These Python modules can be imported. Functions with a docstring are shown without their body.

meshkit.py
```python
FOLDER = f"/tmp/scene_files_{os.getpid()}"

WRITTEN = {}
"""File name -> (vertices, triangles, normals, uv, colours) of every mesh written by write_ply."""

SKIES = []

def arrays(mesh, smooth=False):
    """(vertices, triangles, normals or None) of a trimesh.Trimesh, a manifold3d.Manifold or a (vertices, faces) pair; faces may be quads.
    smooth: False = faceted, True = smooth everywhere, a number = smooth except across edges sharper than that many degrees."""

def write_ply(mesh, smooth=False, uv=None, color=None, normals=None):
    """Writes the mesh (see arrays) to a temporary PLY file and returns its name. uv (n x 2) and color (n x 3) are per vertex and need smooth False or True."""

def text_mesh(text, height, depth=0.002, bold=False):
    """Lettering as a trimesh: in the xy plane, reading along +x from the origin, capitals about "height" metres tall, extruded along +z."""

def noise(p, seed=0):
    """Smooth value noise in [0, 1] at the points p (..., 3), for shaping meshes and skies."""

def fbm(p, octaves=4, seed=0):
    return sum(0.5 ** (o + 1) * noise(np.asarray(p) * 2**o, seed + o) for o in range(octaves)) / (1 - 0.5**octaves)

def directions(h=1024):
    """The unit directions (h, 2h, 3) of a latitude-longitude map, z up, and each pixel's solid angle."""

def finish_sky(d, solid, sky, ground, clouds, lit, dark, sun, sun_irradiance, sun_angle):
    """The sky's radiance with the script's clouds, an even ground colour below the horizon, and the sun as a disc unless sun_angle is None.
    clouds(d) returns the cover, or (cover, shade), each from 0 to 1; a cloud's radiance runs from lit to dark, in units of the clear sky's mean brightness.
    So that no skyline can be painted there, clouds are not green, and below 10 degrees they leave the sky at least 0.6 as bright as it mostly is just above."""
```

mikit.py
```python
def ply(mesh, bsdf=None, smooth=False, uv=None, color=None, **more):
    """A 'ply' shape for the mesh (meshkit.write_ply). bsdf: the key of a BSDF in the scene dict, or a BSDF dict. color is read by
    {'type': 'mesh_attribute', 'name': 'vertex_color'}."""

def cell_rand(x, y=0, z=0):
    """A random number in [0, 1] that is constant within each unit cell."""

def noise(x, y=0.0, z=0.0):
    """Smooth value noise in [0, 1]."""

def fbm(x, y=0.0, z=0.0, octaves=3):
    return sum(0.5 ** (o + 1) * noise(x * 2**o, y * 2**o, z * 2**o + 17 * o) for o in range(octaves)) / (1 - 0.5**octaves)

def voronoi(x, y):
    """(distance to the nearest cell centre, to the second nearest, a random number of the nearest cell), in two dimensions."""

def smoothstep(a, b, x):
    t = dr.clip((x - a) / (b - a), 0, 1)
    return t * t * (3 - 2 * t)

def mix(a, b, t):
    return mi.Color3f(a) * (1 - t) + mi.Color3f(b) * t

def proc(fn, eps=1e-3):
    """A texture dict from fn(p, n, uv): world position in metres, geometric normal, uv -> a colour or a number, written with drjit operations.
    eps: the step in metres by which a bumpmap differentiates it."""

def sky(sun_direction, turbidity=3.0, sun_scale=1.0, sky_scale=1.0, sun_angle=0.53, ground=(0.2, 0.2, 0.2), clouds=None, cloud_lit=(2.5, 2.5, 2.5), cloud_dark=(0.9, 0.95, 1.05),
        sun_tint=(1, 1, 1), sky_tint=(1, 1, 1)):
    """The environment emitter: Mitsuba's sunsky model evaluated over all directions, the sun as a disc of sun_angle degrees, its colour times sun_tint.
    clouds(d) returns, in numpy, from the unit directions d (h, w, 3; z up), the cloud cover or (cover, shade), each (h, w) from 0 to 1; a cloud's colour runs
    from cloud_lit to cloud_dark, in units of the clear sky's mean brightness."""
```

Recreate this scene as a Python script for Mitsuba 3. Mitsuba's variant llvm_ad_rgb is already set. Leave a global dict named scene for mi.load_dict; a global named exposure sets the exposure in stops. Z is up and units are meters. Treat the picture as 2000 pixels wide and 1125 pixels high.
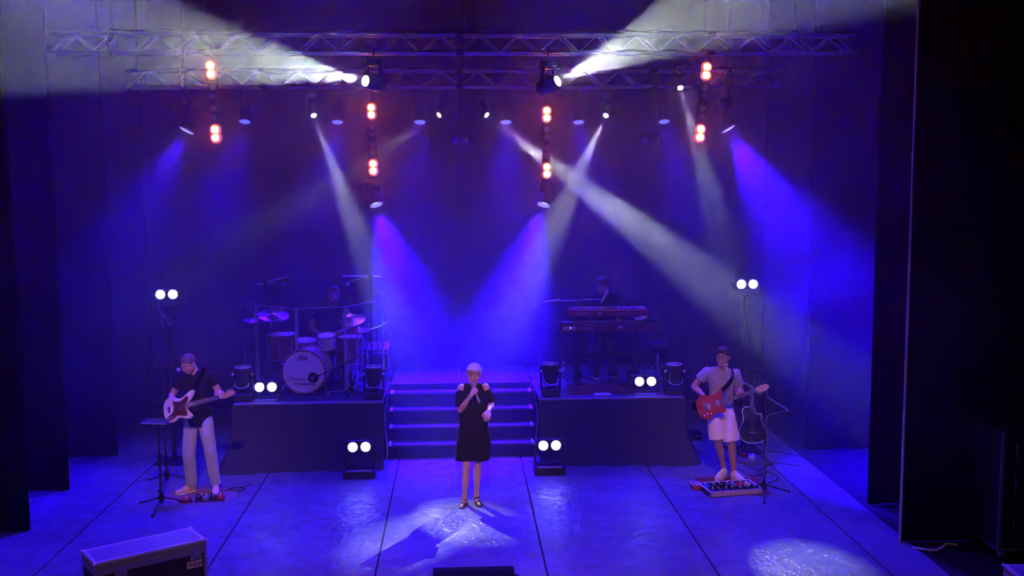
import math, random
import numpy as np, trimesh, mitsuba as mi, mikit, meshkit
import manifold3d as m3
from shapely.geometry import Polygon, Point, box as sbox
from shapely import affinity

random.seed(7)
rng = np.random.default_rng(7)
T = mi.ScalarTransform4f
V = lambda *a: np.array(a, float)
scene, labels = {}, {}
PI = math.pi

# ---------------------------------------------------------------- camera (balcony seat, 3.95 m above the stage floor)
EYE = V(0, 0, 3.95)
FPX, YAW, PITCH, ROLL = 2000.0, math.radians(3.0), math.atan(211 / 2000), math.radians(0.31)
FWD = V(math.sin(YAW) * math.cos(PITCH), math.cos(YAW) * math.cos(PITCH), -math.sin(PITCH))
_r = V(math.cos(YAW), -math.sin(YAW), 0)
_u = np.cross(_r, FWD)
RGT = _r * math.cos(ROLL) - _u * math.sin(ROLL)
UPV = _u * math.cos(ROLL) + _r * math.sin(ROLL)


def _ray(px, py):
    return FWD + RGT * (px - 1000) / FPX + UPV * (562.5 - py) / FPX


def at(px, py, Y):
    """The point of the plane at depth Y seen at this place of the photograph."""
    d = _ray(px, py)
    return EYE + d * Y / d[1]


def atz(px, py, z=0.0):
    d = _ray(px, py)
    return EYE + d * (z - EYE[2]) / d[2]


scene['camera'] = {'type': 'perspective', 'fov': 2 * math.degrees(math.atan(0.5)), 'near_clip': 0.5, 'far_clip': 100.0,
                   'to_world': T().look_at(origin=EYE.tolist(), target=(EYE + FWD).tolist(), up=UPV.tolist())}

# ---------------------------------------------------------------- light (no daylight: stage lamps in haze)
exposure = 14.0
K = 2.0 ** -14            # all lamps below are given for exposure 0


def rgb(c):
    return {'type': 'rgb', 'value': [float(x) for x in c]}


def spot(name, p, target, color, power, cutoff, inner=0.85, weight=1.0):
    """A lamp's own light; cutoff is the half angle in degrees."""
    d = np.asarray(target, float) - np.asarray(p, float)
    up = [0, 1, 0.1] if abs(d[2]) > 0.9 * np.linalg.norm(d) else [0, 0, 1]
    scene['light_' + name] = {'type': 'spot', 'to_world': T().look_at(origin=list(map(float, p)), target=list(map(float, target)), up=up),
                              'intensity': rgb(np.array(color) * power * K), 'cutoff_angle': float(cutoff), 'beam_width': float(cutoff * inner), 'sampling_weight': float(weight)}


WHITE, GREENISH, BLUE, PINK = (0.98, 1.0, 0.96), (0.92, 1.0, 0.88), (0.016, 0.0, 1.0), (1.0, 0.42, 0.45)
P_NARROW, P_HEAD, P_WASH, P_PAR, P_FRONT, P_KEY, P_OVER = 900, 1350, 1300, 235, 44, 255, 530
R_AMBER, R_WHITE = (420, 56, 5.0), (7, 7.5, 36)
# the house's front lamps, high over the audience, dim and warm
spot('front_left', (-4.5, 1.0, 6.6), (-1.0, 11.0, 0.0), PINK, P_FRONT, 25, 0.3, 0.4)
spot('front_right', (4.5, 1.0, 6.6), (1.0, 11.0, 0.0), PINK, P_FRONT, 25, 0.3, 0.4)
for _i, (_x, _y) in enumerate(((0.1, 12.3), (-3.25, 13.0), (3.5, 13.1))):
    spot(f'key_{_i}', (_x * 0.4, 2.5, 8.2), (_x, _y, 0.8), PINK, P_KEY, 6.5, 0.2, 0.35)
# added blue lamps, no fixtures, above the frame, to brighten the stage-front floor
for _i, _x in enumerate((-4.2, -1.4, 1.4, 4.2)):
    spot(f'over_{_i}', (_x, 12.4, 8.4), (_x * 1.02, 11.4, 0), BLUE, P_OVER * (1.55, 0.95, 0.95, 1.2)[_i], 34, 0.25, 0.35)

# ---------------------------------------------------------------- materials
def mat(name, c, rough=0.5, metal=0.0, spec=0.5, **kw):
    scene['m_' + name] = {'type': 'principled', 'base_color': c if isinstance(c, dict) else rgb(c), 'roughness': float(rough), 'metallic': float(metal), 'specular': float(spec), **kw}
    return 'm_' + name


def _floor_col(p, n, uv):
    a = mikit.fbm(p.x * 1.3, p.y * 1.3, 0.0, 3)
    b = mikit.fbm(p.x * 9, p.y * 9, 3.0, 2)
    return mikit.mix((0.095, 0.096, 0.11), (0.135, 0.137, 0.155), mikit.smoothstep(0.3, 0.7, 0.6 * a + 0.4 * b))


def _floor_rough(p, n, uv):
    a = mikit.fbm(p.x * 2.2, p.y * 2.2, 9.0, 3)
    return 0.23 + 0.2 * a


def _floor_bump(p, n, uv):
    s = mikit.fbm(p.x * 22 + 4 * mikit.noise(p.x * 3, p.y * 3), p.y * 8, 1.0, 3)
    t = mikit.fbm(p.x * 9, p.y * 26 + 4 * mikit.noise(p.x * 4, p.y * 4), 5.0, 3)
    return mikit.smoothstep(0.45, 0.6, s) * 0.6 + mikit.smoothstep(0.45, 0.62, t)


scene['m_vinyl_flat'] = {'type': 'principled', 'base_color': mikit.proc(_floor_col), 'roughness': mikit.proc(_floor_rough), 'specular': 0.6}
scene['m_vinyl'] = {'type': 'bumpmap', 'arbitrary': mikit.proc(_floor_bump, eps=0.004), 'scale': 0.0055, 'bsdf': {'type': 'ref', 'id': 'm_vinyl_flat'}}
VINYL = 'm_vinyl'
STAGEBLACK = mat('stage_black', (0.018, 0.018, 0.02), 0.8, spec=0.2)
DECK = mat('deck', (0.085, 0.085, 0.095), 0.4, spec=0.6)
scene['m_cloth_black'] = {'type': 'diffuse', 'reflectance': rgb((0.0035, 0.0033, 0.004))}
CLOTHBLACK = 'm_cloth_black'
SKIRT = mat('skirt', (0.022, 0.02, 0.026), 0.9, spec=0.15)
BLACK = mat('black_metal', (0.02, 0.02, 0.022), 0.45, spec=0.5)
MATT = mat('matt_black', (0.012, 0.012, 0.013), 0.8, spec=0.2)
ALU = mat('aluminium', (0.62, 0.62, 0.64), 0.4, 0.5)
ALUD = mat('dull_aluminium', (0.34, 0.34, 0.36), 0.45, 0.7)
CHROME = mat('chrome', (0.85, 0.85, 0.87), 0.15, 1.0)
BRASS = mat('brass', (0.75, 0.6, 0.32), 0.25, 1.0)
WHITEP = mat('white_plastic', (0.75, 0.75, 0.75), 0.4)
LENS = mat('dark_lens', (0.05, 0.05, 0.06), 0.1, spec=0.8)
CHIP = mat('led_chip', (0.7, 0.7, 0.75), 0.2)
SKIN = mat('skin', (0.58, 0.36, 0.27), 0.5, spec=0.35)
SKINB = mat('tanned_skin', (0.46, 0.26, 0.19), 0.5, spec=0.35)
HAIRB = mat('brown_hair', (0.05, 0.032, 0.024), 0.6)
HAIRC = mat('cropped_hair', (0.17, 0.10, 0.075), 0.7)
HAIRW = mat('blonde_hair', (0.50, 0.45, 0.37), 0.5)
TEEBLK = mat('black_tee', (0.014, 0.014, 0.017), 0.9, spec=0.15)
TEEGRY = mat('grey_tee', (0.30, 0.28, 0.29), 0.9, spec=0.15)
DRESS = mat('dress', (0.012, 0.012, 0.015), 0.9, spec=0.15)
JEANS = mat('jeans', (0.40, 0.42, 0.47), 0.9, spec=0.15)
JEANSD = mat('dark_jeans', (0.05, 0.055, 0.08), 0.9, spec=0.15)
SHORTS = mat('shorts', (0.72, 0.62, 0.55), 0.9, spec=0.15)
SHOEW = mat('white_shoe', (0.75, 0.70, 0.66), 0.7)
SHOET = mat('tan_shoe', (0.72, 0.52, 0.38), 0.7)
SHOEB = mat('black_shoe', (0.02, 0.02, 0.02), 0.6)
LEATHER = mat('leather', (0.16, 0.09, 0.05), 0.6)
EYEW = mat('eye_white', (0.7, 0.68, 0.65), 0.3)
EYED = mat('eye_dark', (0.03, 0.02, 0.02), 0.2)
LIP = mat('lips', (0.42, 0.15, 0.13), 0.4)
CREAM = mat('cream_lacquer', (0.74, 0.64, 0.47), 0.25, clearcoat=0.6)
TORT = mat('tortoiseshell', (0.10, 0.025, 0.018), 0.25)
REDL = mat('red_lacquer', (0.30, 0.018, 0.022), 0.22, clearcoat=0.8)
BLACKL = mat('black_lacquer', (0.012, 0.012, 0.014), 0.15, clearcoat=0.8)
MAPLE = mat('maple', (0.55, 0.36, 0.18), 0.4)
ROSEW = mat('rosewood', (0.06, 0.03, 0.02), 0.5)
WOODSH = mat('drum_wood', (0.22, 0.075, 0.035), 0.3, clearcoat=0.5)
SPARK = mat('sparkle', (0.60, 0.42, 0.38), 0.35, 0.2)
HEADW = mat('drum_head', (0.80, 0.76, 0.73), 0.5)
HEADB = mat('bass_head', (0.80, 0.70, 0.66), 0.45)
REDKEY = mat('red_case', (0.34, 0.02, 0.02), 0.35)
DARKRED = mat('brown_case', (0.16, 0.045, 0.03), 0.4)
KEYW = mat('white_key', (0.8, 0.8, 0.78), 0.3)
RUG = mat('rug', (0.14, 0.035, 0.035), 0.95, spec=0.1)
RUGD = mat('drum_rug', (0.05, 0.045, 0.06), 0.95, spec=0.1)
PINKP = mat('pink_plate', (0.62, 0.42, 0.40), 0.5)
CASEP = mat('case_panel', (0.20, 0.20, 0.24), 0.35, spec=0.6)
CASES = mat('case_side', (0.02, 0.018, 0.022), 0.6)
REDP = mat('red_plastic', (0.5, 0.05, 0.03), 0.4)
BLUEP = mat('blue_plastic', (0.05, 0.1, 0.5), 0.4)
INK = mat('ink', (0.02, 0.015, 0.02), 0.7)
scene['m_acrylic'] = {'type': 'thindielectric', 'int_ior': 1.2}
ACRYLIC = 'm_acrylic'
scene['m_bottle'] = {'type': 'thindielectric', 'int_ior': 1.3}

# ---------------------------------------------------------------- mesh helpers
def mt(m):
    k = m.to_mesh()
    return trimesh.Trimesh(k.vert_properties[:, :3], k.tri_verts, process=False)


def cat(*ms):
    out = []
    for m in ms:
        out += list(m) if isinstance(m, (list, tuple)) else [m]
    return trimesh.util.concatenate(out)


def unit(v):
    v = np.asarray(v, float)
    return v / (np.linalg.norm(v) + 1e-12)


def frame(o, ex, ey, ez):
    m = np.eye(4)
    m[:3, 0], m[:3, 1], m[:3, 2], m[:3, 3] = ex, ey, ez, o
    return m


def basis(o, ez, hint=(0, 0, 1)):
    """A frame whose z axis is ez."""
    ez = unit(ez)
    if abs(np.dot(ez, unit(hint))) > 0.98:
        hint = (0, 1, 0)
    ex = unit(np.cross(hint, ez))
    return frame(o, ex, np.cross(ez, ex), ez)


def move(m, M):
    m = m.copy()
    m.apply_transform(M)
    return m


def rotz(a, o=(0, 0, 0)):
    M = trimesh.transformations.rotation_matrix(a, [0, 0, 1])
    M[:3, 3] = o
    return M


def hullpts(p):
    return mt(m3.Manifold.hull_points(np.asarray(p, float)))


def cbox(x0, x1, y0, y1, z0, z1, c=0.004):
    """A box with chamfered edges."""
    x0, x1 = min(x0, x1), max(x0, x1); y0, y1 = min(y0, y1), max(y0, y1); z0, z1 = min(z0, z1), max(z0, z1)
    c = min(c, 0.45 * min(x1 - x0, y1 - y0, z1 - z0))
    p = []
    for x, sx in ((x0, c), (x1, -c)):
        for y, sy in ((y0, c), (y1, -c)):
            for z, sz in ((z0, c), (z1, -c)):
                p += [(x + sx, y + sy, z), (x + sx, y, z + sz), (x, y + sy, z + sz)]
    return hullpts(p)


def bar(a, b, w, h, up=(0, 0, 1), c=0.002):
    a, b = np.asarray(a, float), np.asarray(b, float)
    return move(cbox(-w / 2, w / 2, -h / 2, h / 2, 0, np.linalg.norm(b - a), c), basis(a, b - a, up))


def lathe(profile, n=24, M=None):
    """Profile [(r, z), ...] turned about z, closed where r is 0 at the ends, else capped."""
    pr = [tuple(map(float, q)) for q in profile]
    if pr[0][0] > 0: pr = [(0.0, pr[0][1])] + pr
    if pr[-1][0] > 0: pr = pr + [(0.0, pr[-1][1])]
    a = np.arange(n) * 2 * PI / n
    v, f = [[0, 0, pr[0][1]]], []
    for r, z in pr[1:-1]:
        v += [[r * math.cos(t), r * math.sin(t), z] for t in a]
    v.append([0, 0, pr[-1][1]])
    k = len(pr) - 2
    for i in range(n):
        j = (i + 1) % n
        f.append([0, 1 + j, 1 + i])
        for q in range(k - 1):
            b, c = 1 + q * n, 1 + (q + 1) * n
            f += [[b + i, b + j, c + j], [b + i, c + j, c + i]]
        b = 1 + (k - 1) * n
        f.append([b + i, b + j, len(v) - 1])
    m = trimesh.Trimesh(np.array(v), np.array(f), process=False)
    return move(m, M) if M is not None else m


def cyl(a, b, r0, r1=None, n=14, c=0.0):
    a, b = np.asarray(a, float), np.asarray(b, float)
    r1 = r0 if r1 is None else r1
    L = np.linalg.norm(b - a)
    pr = [(r0, 0), (r1, L)] if c <= 0 else [(r0 - c, 0), (r0, c), (r1, L - c), (r1 - c, L)]
    return lathe(pr, n, basis(a, b - a))


def tube(pts, r, n=8):
    p = np.asarray(pts, float)
    t = np.gradient(p, axis=0)
    t /= np.linalg.norm(t, axis=1, keepdims=True) + 1e-12
    up = V(0, 0, 1) if abs(t[0][2]) < 0.9 else V(1, 0, 0)
    v, f = [], []
    r = np.broadcast_to(r, (len(p),))
    for i in range(len(p)):
        a = unit(np.cross(up, t[i])); b = np.cross(t[i], a); up = b
        for k in range(n):
            g = 2 * PI * k / n
            v.append(p[i] + r[i] * (math.cos(g) * a + math.sin(g) * b))
    for i in range(len(p) - 1):
        for k in range(n):
            q = (k + 1) % n
            f += [[i * n + k, i * n + q, (i + 1) * n + q], [i * n + k, (i + 1) * n + q, (i + 1) * n + k]]
    v += [p[0], p[-1]]
    e = (len(p) - 1) * n
    for k in range(n):
        q = (k + 1) % n
        f += [[len(v) - 2, q, k], [len(v) - 1, e + k, e + q]]
    return trimesh.Trimesh(np.array(v), np.array(f), process=False)


def curve(pts, n=24):
    """A smooth polyline through the points."""
    p = np.asarray(pts, float)
    P = np.vstack([2 * p[0] - p[1], p, 2 * p[-1] - p[-2]])
    out = []
    m = max(2, n // (len(p) - 1))
    for i in range(len(p) - 1):
        a, b, c, d = P[i:i + 4]
        for t in np.linspace(0, 1, m, endpoint=False):
            out.append(0.5 * (2 * b + (c - a) * t + (2 * a - 5 * b + 4 * c - d) * t * t + (3 * b - a - 3 * c + d) * t ** 3))
    return np.array(out + [p[-1]])


def closed_curve(pts, m=6):
    p = np.asarray(pts, float)
    k = len(p)
    out = []
    for i in range(k):
        a, b, c, d = p[i - 1], p[i], p[(i + 1) % k], p[(i + 2) % k]
        for t in np.linspace(0, 1, m, endpoint=False):
            out.append(0.5 * (2 * b + (c - a) * t + (2 * a - 5 * b + 4 * c - d) * t * t + (3 * b - a - 3 * c + d) * t ** 3))
    return np.array(out)


def ring(M, R, r, n=32, k=8):
    g = np.arange(n + 1) * 2 * PI / n
    p = np.stack([R * np.cos(g), R * np.sin(g), 0 * g], 1)
    v, f = [], []
    for i in range(n):
        for j in range(k):
            h = 2 * PI * j / k
            v.append([(R + r * math.cos(h)) * math.cos(g[i]), (R + r * math.cos(h)) * math.sin(g[i]), r * math.sin(h)])
    for i in range(n):
        for j in range(k):
            a, b, c, d = i * k + j, ((i + 1) % n) * k + j, ((i + 1) % n) * k + (j + 1) % k, i * k + (j + 1) % k
            f += [[a, b, c], [a, c, d]]
    return move(trimesh.Trimesh(np.array(v), np.array(f), process=False), M)


def slab(poly, t, c=0.006, M=None):
    """A shapely outline as a plate of thickness t with a chamfer on its front edge."""
    a = trimesh.creation.extrude_polygon(poly, t - c, engine='earcut')
    q = poly.buffer(-c)
    b = trimesh.creation.extrude_polygon(max(q.geoms, key=lambda g: g.area) if hasattr(q, 'geoms') else q, c, engine='earcut')
    b.apply_translation([0, 0, t - c])
    m = cat(a, b)
    return move(m, M) if M is not None else m


def slab2(poly, t, c=0.008, M=None):
    """Rounded on both faces."""
    pts = np.array(poly.exterior.coords)[:-1]
    cs = m3.CrossSection([pts if poly.exterior.is_ccw else pts[::-1]])
    def lay(off, z0, z1):
        return cs.offset(-off, m3.JoinType.Round).extrude(z1 - z0).translate([0, 0, z0])
    m = m3.Manifold.batch_boolean([lay(c, 0, t), lay(c * 0.4, c * 0.3, t - c * 0.3), lay(0, c, t - c)], m3.OpType.Add)
    m = mt(m)
    return move(m, M) if M is not None else m


def text(s, h, M, depth=0.002, bold=False, centre=True):
    m = meshkit.text_mesh(s, h, depth, bold)
    if centre:
        b = m.bounds
        m.apply_translation([-(b[0][0] + b[1][0]) / 2, -(b[0][1] + b[1][1]) / 2, 0])
    return move(m, M)


def facing(o, normal, up=(0, 0, 1)):
    """x to the reader's right, y up, z towards the reader."""
    z = unit(normal)
    x = unit(np.cross(up, z))
    return frame(o, x, np.cross(z, x), z)


# ---------------------------------------------------------------- naming helpers
_used = set()
GROUPS = {'side_curtain': 'black side curtains', 'stage_riser': 'risers at the back of the stage', 'lighting_truss': 'aluminium trusses', 'fly_pipe': 'black pipes above the stage', 'spot_head': 'small white moving heads',
          'wash_light': 'round blue wash lights', 'lamp_batten': 'vertical lamp battens', 'twin_lamp': 'twin lamps', 'lamp_box': 'boxes under the twin lamps', 'lamp_stand': 'lamp stands', 'floor_wash_head': 'upright wash heads',
          'person': 'band on the stage', 'microphone': 'microphones', 'microphone_stand': 'microphone stands', 'floor_tom': 'floor toms', 'cymbal': 'cymbals of the drum kit', 'cymbal_stand': 'cymbal stands', 'drumstick': 'drumsticks',
          'keyboard': 'keyboards on the stand', 'floor_cable': 'cables on the floor', 'riser_cable': 'cables on the keyboard riser', 'effect_pedal': 'single effect pedals', 'flight_case': 'flight cases', 'stair_cable': 'cables beside the stairs', 'floor_mat': 'mats under the guitarists'}


def numbered(name):
    k, i = name, 0
    while k in _used:
        i += 1
        k = f'{name}_{i:03d}'
    _used.add(k)
    return k


def thing(name, label, category, group=None):
    key = numbered(name)
    labels[key] = {'label': label, 'category': category}
    if group or name in GROUPS: labels[key]['group'] = group or GROUPS[name]
    return key


def part(parent, name, mesh, m, label=None, smooth=35, kind=None, **more):
    key = numbered(f'{parent}__{name}')
    if len(mesh.faces) == 0: print('EMPTY', key)
    scene[key] = mikit.ply(mesh, m, smooth=smooth, **more)
    if label: labels.setdefault(key, {})['label'] = label
    if kind: labels.setdefault(key, {})['kind'] = kind
    return key


def solo(name, mesh, m, label, category, group=None, smooth=35, kind=None, **more):
    key = thing(name, label, category, group)
    if kind: labels[key]['kind'] = kind
    scene[key] = mikit.ply(mesh, m, smooth=smooth, **more)
    return key


def struct(name, mesh, m, label, smooth=35):
    key = numbered(name)
    scene[key] = mikit.ply(mesh, m, smooth=smooth)
    labels[key] = {'label': label, 'kind': 'structure'}
    return key


def glow(radiance, weight=0.1):
    return {'emitter': {'type': 'area', 'radiance': rgb(np.array(radiance) * K), 'sampling_weight': float(weight)}}

# ================================================================ the setting
DZ = 0.94                                       # height of the risers
struct('floor', cat(cbox(-9, 9, 8.0, 18.8, -0.2, 0.0)), STAGEBLACK, 'black stage floor under and beside the dance vinyl')
edges = [-6.03, -4.31, -2.6, -0.87, 0.86, 2.57, 4.29, 4.87]
for a, b in zip(edges[:-1], edges[1:]):
    key = numbered('floor__vinyl_strip')
    scene[key] = mikit.ply(cbox(a + 0.009, b - 0.009, 8.1, 17.9, 0.0, 0.006, 0.002), VINYL, smooth=False)
struct('wall_back', cbox(-9, 9, 18.5, 18.8, 0, 9), STAGEBLACK, 'black back wall of the stage')
struct('wall_left', cbox(-9.2, -9, 8, 18.8, 0, 9), STAGEBLACK, 'black left wall of the stage house')
struct('wall_right', cbox(9, 9.2, 8, 18.8, 0, 9), STAGEBLACK, 'black right wall of the stage house')
struct('ceiling', cbox(-9.2, 9.2, 8, 18.8, 9, 9.2), STAGEBLACK, 'black ceiling of the fly loft')


def curtain(path, z0, z1, amp, wave, seed, t=0.012):
    """A hanging cloth with folds along a ground path."""
    q = np.asarray(path, float)
    L = np.concatenate([[0], np.cumsum(np.linalg.norm(np.diff(q, axis=0), axis=1))])
    at_ = np.unique(np.concatenate([L, np.linspace(0, L[-1], 200)]))
    p = np.column_stack([np.interp(at_, L, q[:, 0]), np.interp(at_, L, q[:, 1])])
    s = np.concatenate([[0], np.cumsum(np.linalg.norm(np.diff(p, axis=0), axis=1))])
    d = np.gradient(p, axis=0)
    d /= np.linalg.norm(d, axis=1, keepdims=True)
    nrm = np.stack([d[:, 1], -d[:, 0]], 1)
    zs = np.linspace(z0, z1, 7)
    rows = []
    for side in (-1, 1):
        for z in zs:
            w = np.sin(2 * PI * (s / wave) + 1.6 * np.sin(s * 2.3 + seed) + 0.15 * (z - z0)) + 0.35 * np.sin(2 * PI * s / wave * 1.9 + seed)
            q = p + nrm * (amp * w + side * t / 2)[:, None]
            rows.append(np.column_stack([q, np.full(len(q), z)]))
    v = np.vstack(rows)
    n, m = len(p), len(zs)
    f = []
    I = lambda sd, k, i: (sd * m + k) * n + i
    for sd in (0, 1):
        for k in range(m - 1):
            for i in range(n - 1):
                q = [I(sd, k, i), I(sd, k, i + 1), I(sd, k + 1, i + 1), I(sd, k + 1, i)]
                if sd == 0: q = q[::-1]
                f += [[q[0], q[1], q[2]], [q[0], q[2], q[3]]]
    for k in (0, m - 1):
        for i in range(n - 1):
            f += [[I(0, k, i), I(1, k, i), I(1, k, i + 1)], [I(0, k, i), I(1, k, i + 1), I(0, k, i + 1)]]
    for i in (0, n - 1):
        for k in range(m - 1):
            f += [[I(0, k, i), I(0, k + 1, i), I(1, k + 1, i)], [I(0, k, i), I(1, k + 1, i), I(1, k, i)]]
    m_ = trimesh.Trimesh(v, np.array(f), process=False)
    m_.fix_normals()
    return m_


solo('backdrop_curtain', curtain([(-8.6, 18.1), (8.6, 18.1)], 0.01, 8.8, 0.004, 0.9, 3), CLOTHBLACK, 'black backdrop curtain closing the stage behind the risers', 'curtain')
for x, Y, lab in ((-4.93, 11.55, 'black side curtain nearest the flight case, at the left edge of the photo'),
                  (-5.05, 13.1, 'second black side curtain on the left, behind the nearest one'),
                  (-4.97, 14.75, 'third black side curtain on the left, behind the bass player'),
                  (-5.0, 16.6, 'farthest black side curtain on the left, beside the backdrop')):
    solo('side_curtain', curtain([(x + 0.01, Y + 0.06), (x, Y), (x - 0.1, Y), (-8.6, Y)], 0.012, 8.8, 0.006, 0.38, Y), CLOTHBLACK, lab, 'curtain')
for x, Y, lab in ((4.8, 10.56, 'black side curtain with a bright blue edge at the right of the stage'),
                  (4.96, 11.85, 'second black side curtain on the right, behind the blue-edged one'),
                  (5.06, 14.4, 'third black side curtain on the right, behind the acoustic guitar'),
                  (5.05, 16.6, 'farthest black side curtain on the right, beside the backdrop')):
    k = solo('side_curtain', curtain([(x - 0.01, Y + 0.06), (x, Y), (x + 0.1, Y), (8.6, Y)], 0.012, 8.8, 0.006, 0.38, Y), CLOTHBLACK, lab, 'curtain')
    if Y < 11:
        part(k, 'edge_light_band', cyl((x - 0.03, Y + 0.01, 0.015), (x - 0.03, Y + 0.01, 8.8), 0.014, n=10), mat('edge_light_band', (0.6, 0.6, 0.64), 0.6), 'pale strip for the light caught along the stage-side edge')  # pale strip added to imitate the blue light along the curtain edge

# ---------------------------------------------------------------- risers and stairs
def riser(x0, x1, y0, y1, skirt, label):
    t = thing('stage_riser', label, 'stage riser')
    n = 2 if x1 - x0 < 2.6 else 2
    k = 0
    for i in range(2):
        a, b = x0 + (x1 - x0) * i / 2, x0 + (x1 - x0) * (i + 1) / 2
        part(t, 'deck_panel', cbox(a + 0.003, b - 0.003, y0, y1, DZ - 0.04, DZ, 0.004), DECK, smooth=False)
    for x in (x0 + 0.05, (x0 + x1) / 2, x1 - 0.05):
        for y in (y0 + 0.05, y1 - 0.05):
            part(t, 'leg', cyl((x, y, 0), (x, y, DZ - 0.04), 0.024), ALUD)
    part(t, 'edge_rail', cat(cbox(x0, x1, y0 - 0.012, y0, DZ - 0.075, DZ - 0.004, 0.003)), ALUD, smooth=False, label='thin metal front edge')
    return t


def skirt(parent, outer, inner, y0, y1, sgn):
    """Black cloth round the front and the outer side, flaring at the foot."""
    path = [(inner, y0)] + [(inner + (outer - inner) * f, y0) for f in (0.25, 0.5, 0.75)] + [(outer, y0), (outer, y0 + 0.6), (outer, y0 + 1.4), (outer, y1)]
    p = []
    for a, b in zip(path[:-1], path[1:]):
        for q in np.linspace(0, 1, 30, endpoint=False):
            p.append((a[0] + (b[0] - a[0]) * q, a[1] + (b[1] - a[1]) * q))
    p = np.array(p + [path[-1]])
    s = np.concatenate([[0], np.cumsum(np.linalg.norm(np.diff(p, axis=0), axis=1))])
    corner = abs(outer - inner)
    nrm = np.array([(0, -1.0) if q <= corner - 0.08 else ((sgn, 0.0) if q >= corner + 0.08 else tuple(unit((sgn * (q - corner + 0.08) / 0.16, -(corner + 0.08 - q) / 0.16)))) for q in s])
    m, n = 9, len(p)
    rows = []
    for side in (0, 1):
        for j in range(m):
            g = j / (m - 1)
            fl = 0.02 + (0.10 + 0.12 * np.exp(-((s - corner) / 0.35) ** 2)) * (1 - g) ** 2.6 + (1 - g) * 0.018 * np.sin(s * 19 + 2 * np.sin(s * 3))
            q = p + nrm * (fl + 0.006 * side)[:, None]
            rows.append(np.column_stack([q, np.full(n, 0.009 + (DZ - 0.03) * g)]))
    v = np.vstack(rows)
    f = []
    I = lambda sd, k, i: (sd * m + k) * n + i
    for sd in (0, 1):
        for k in range(m - 1):
            for i in range(n - 1):
                q = [I(sd, k, i), I(sd, k, i + 1), I(sd, k + 1, i + 1), I(sd, k + 1, i)]
                f += [[q[0], q[1], q[2]], [q[0], q[2], q[3]]]
    mm = trimesh.Trimesh(v, np.array(f), process=False)
    return part(parent, 'skirt', mm, 'm_skirt2', 'black cloth skirt flaring out on the floor', smooth=40)


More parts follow.
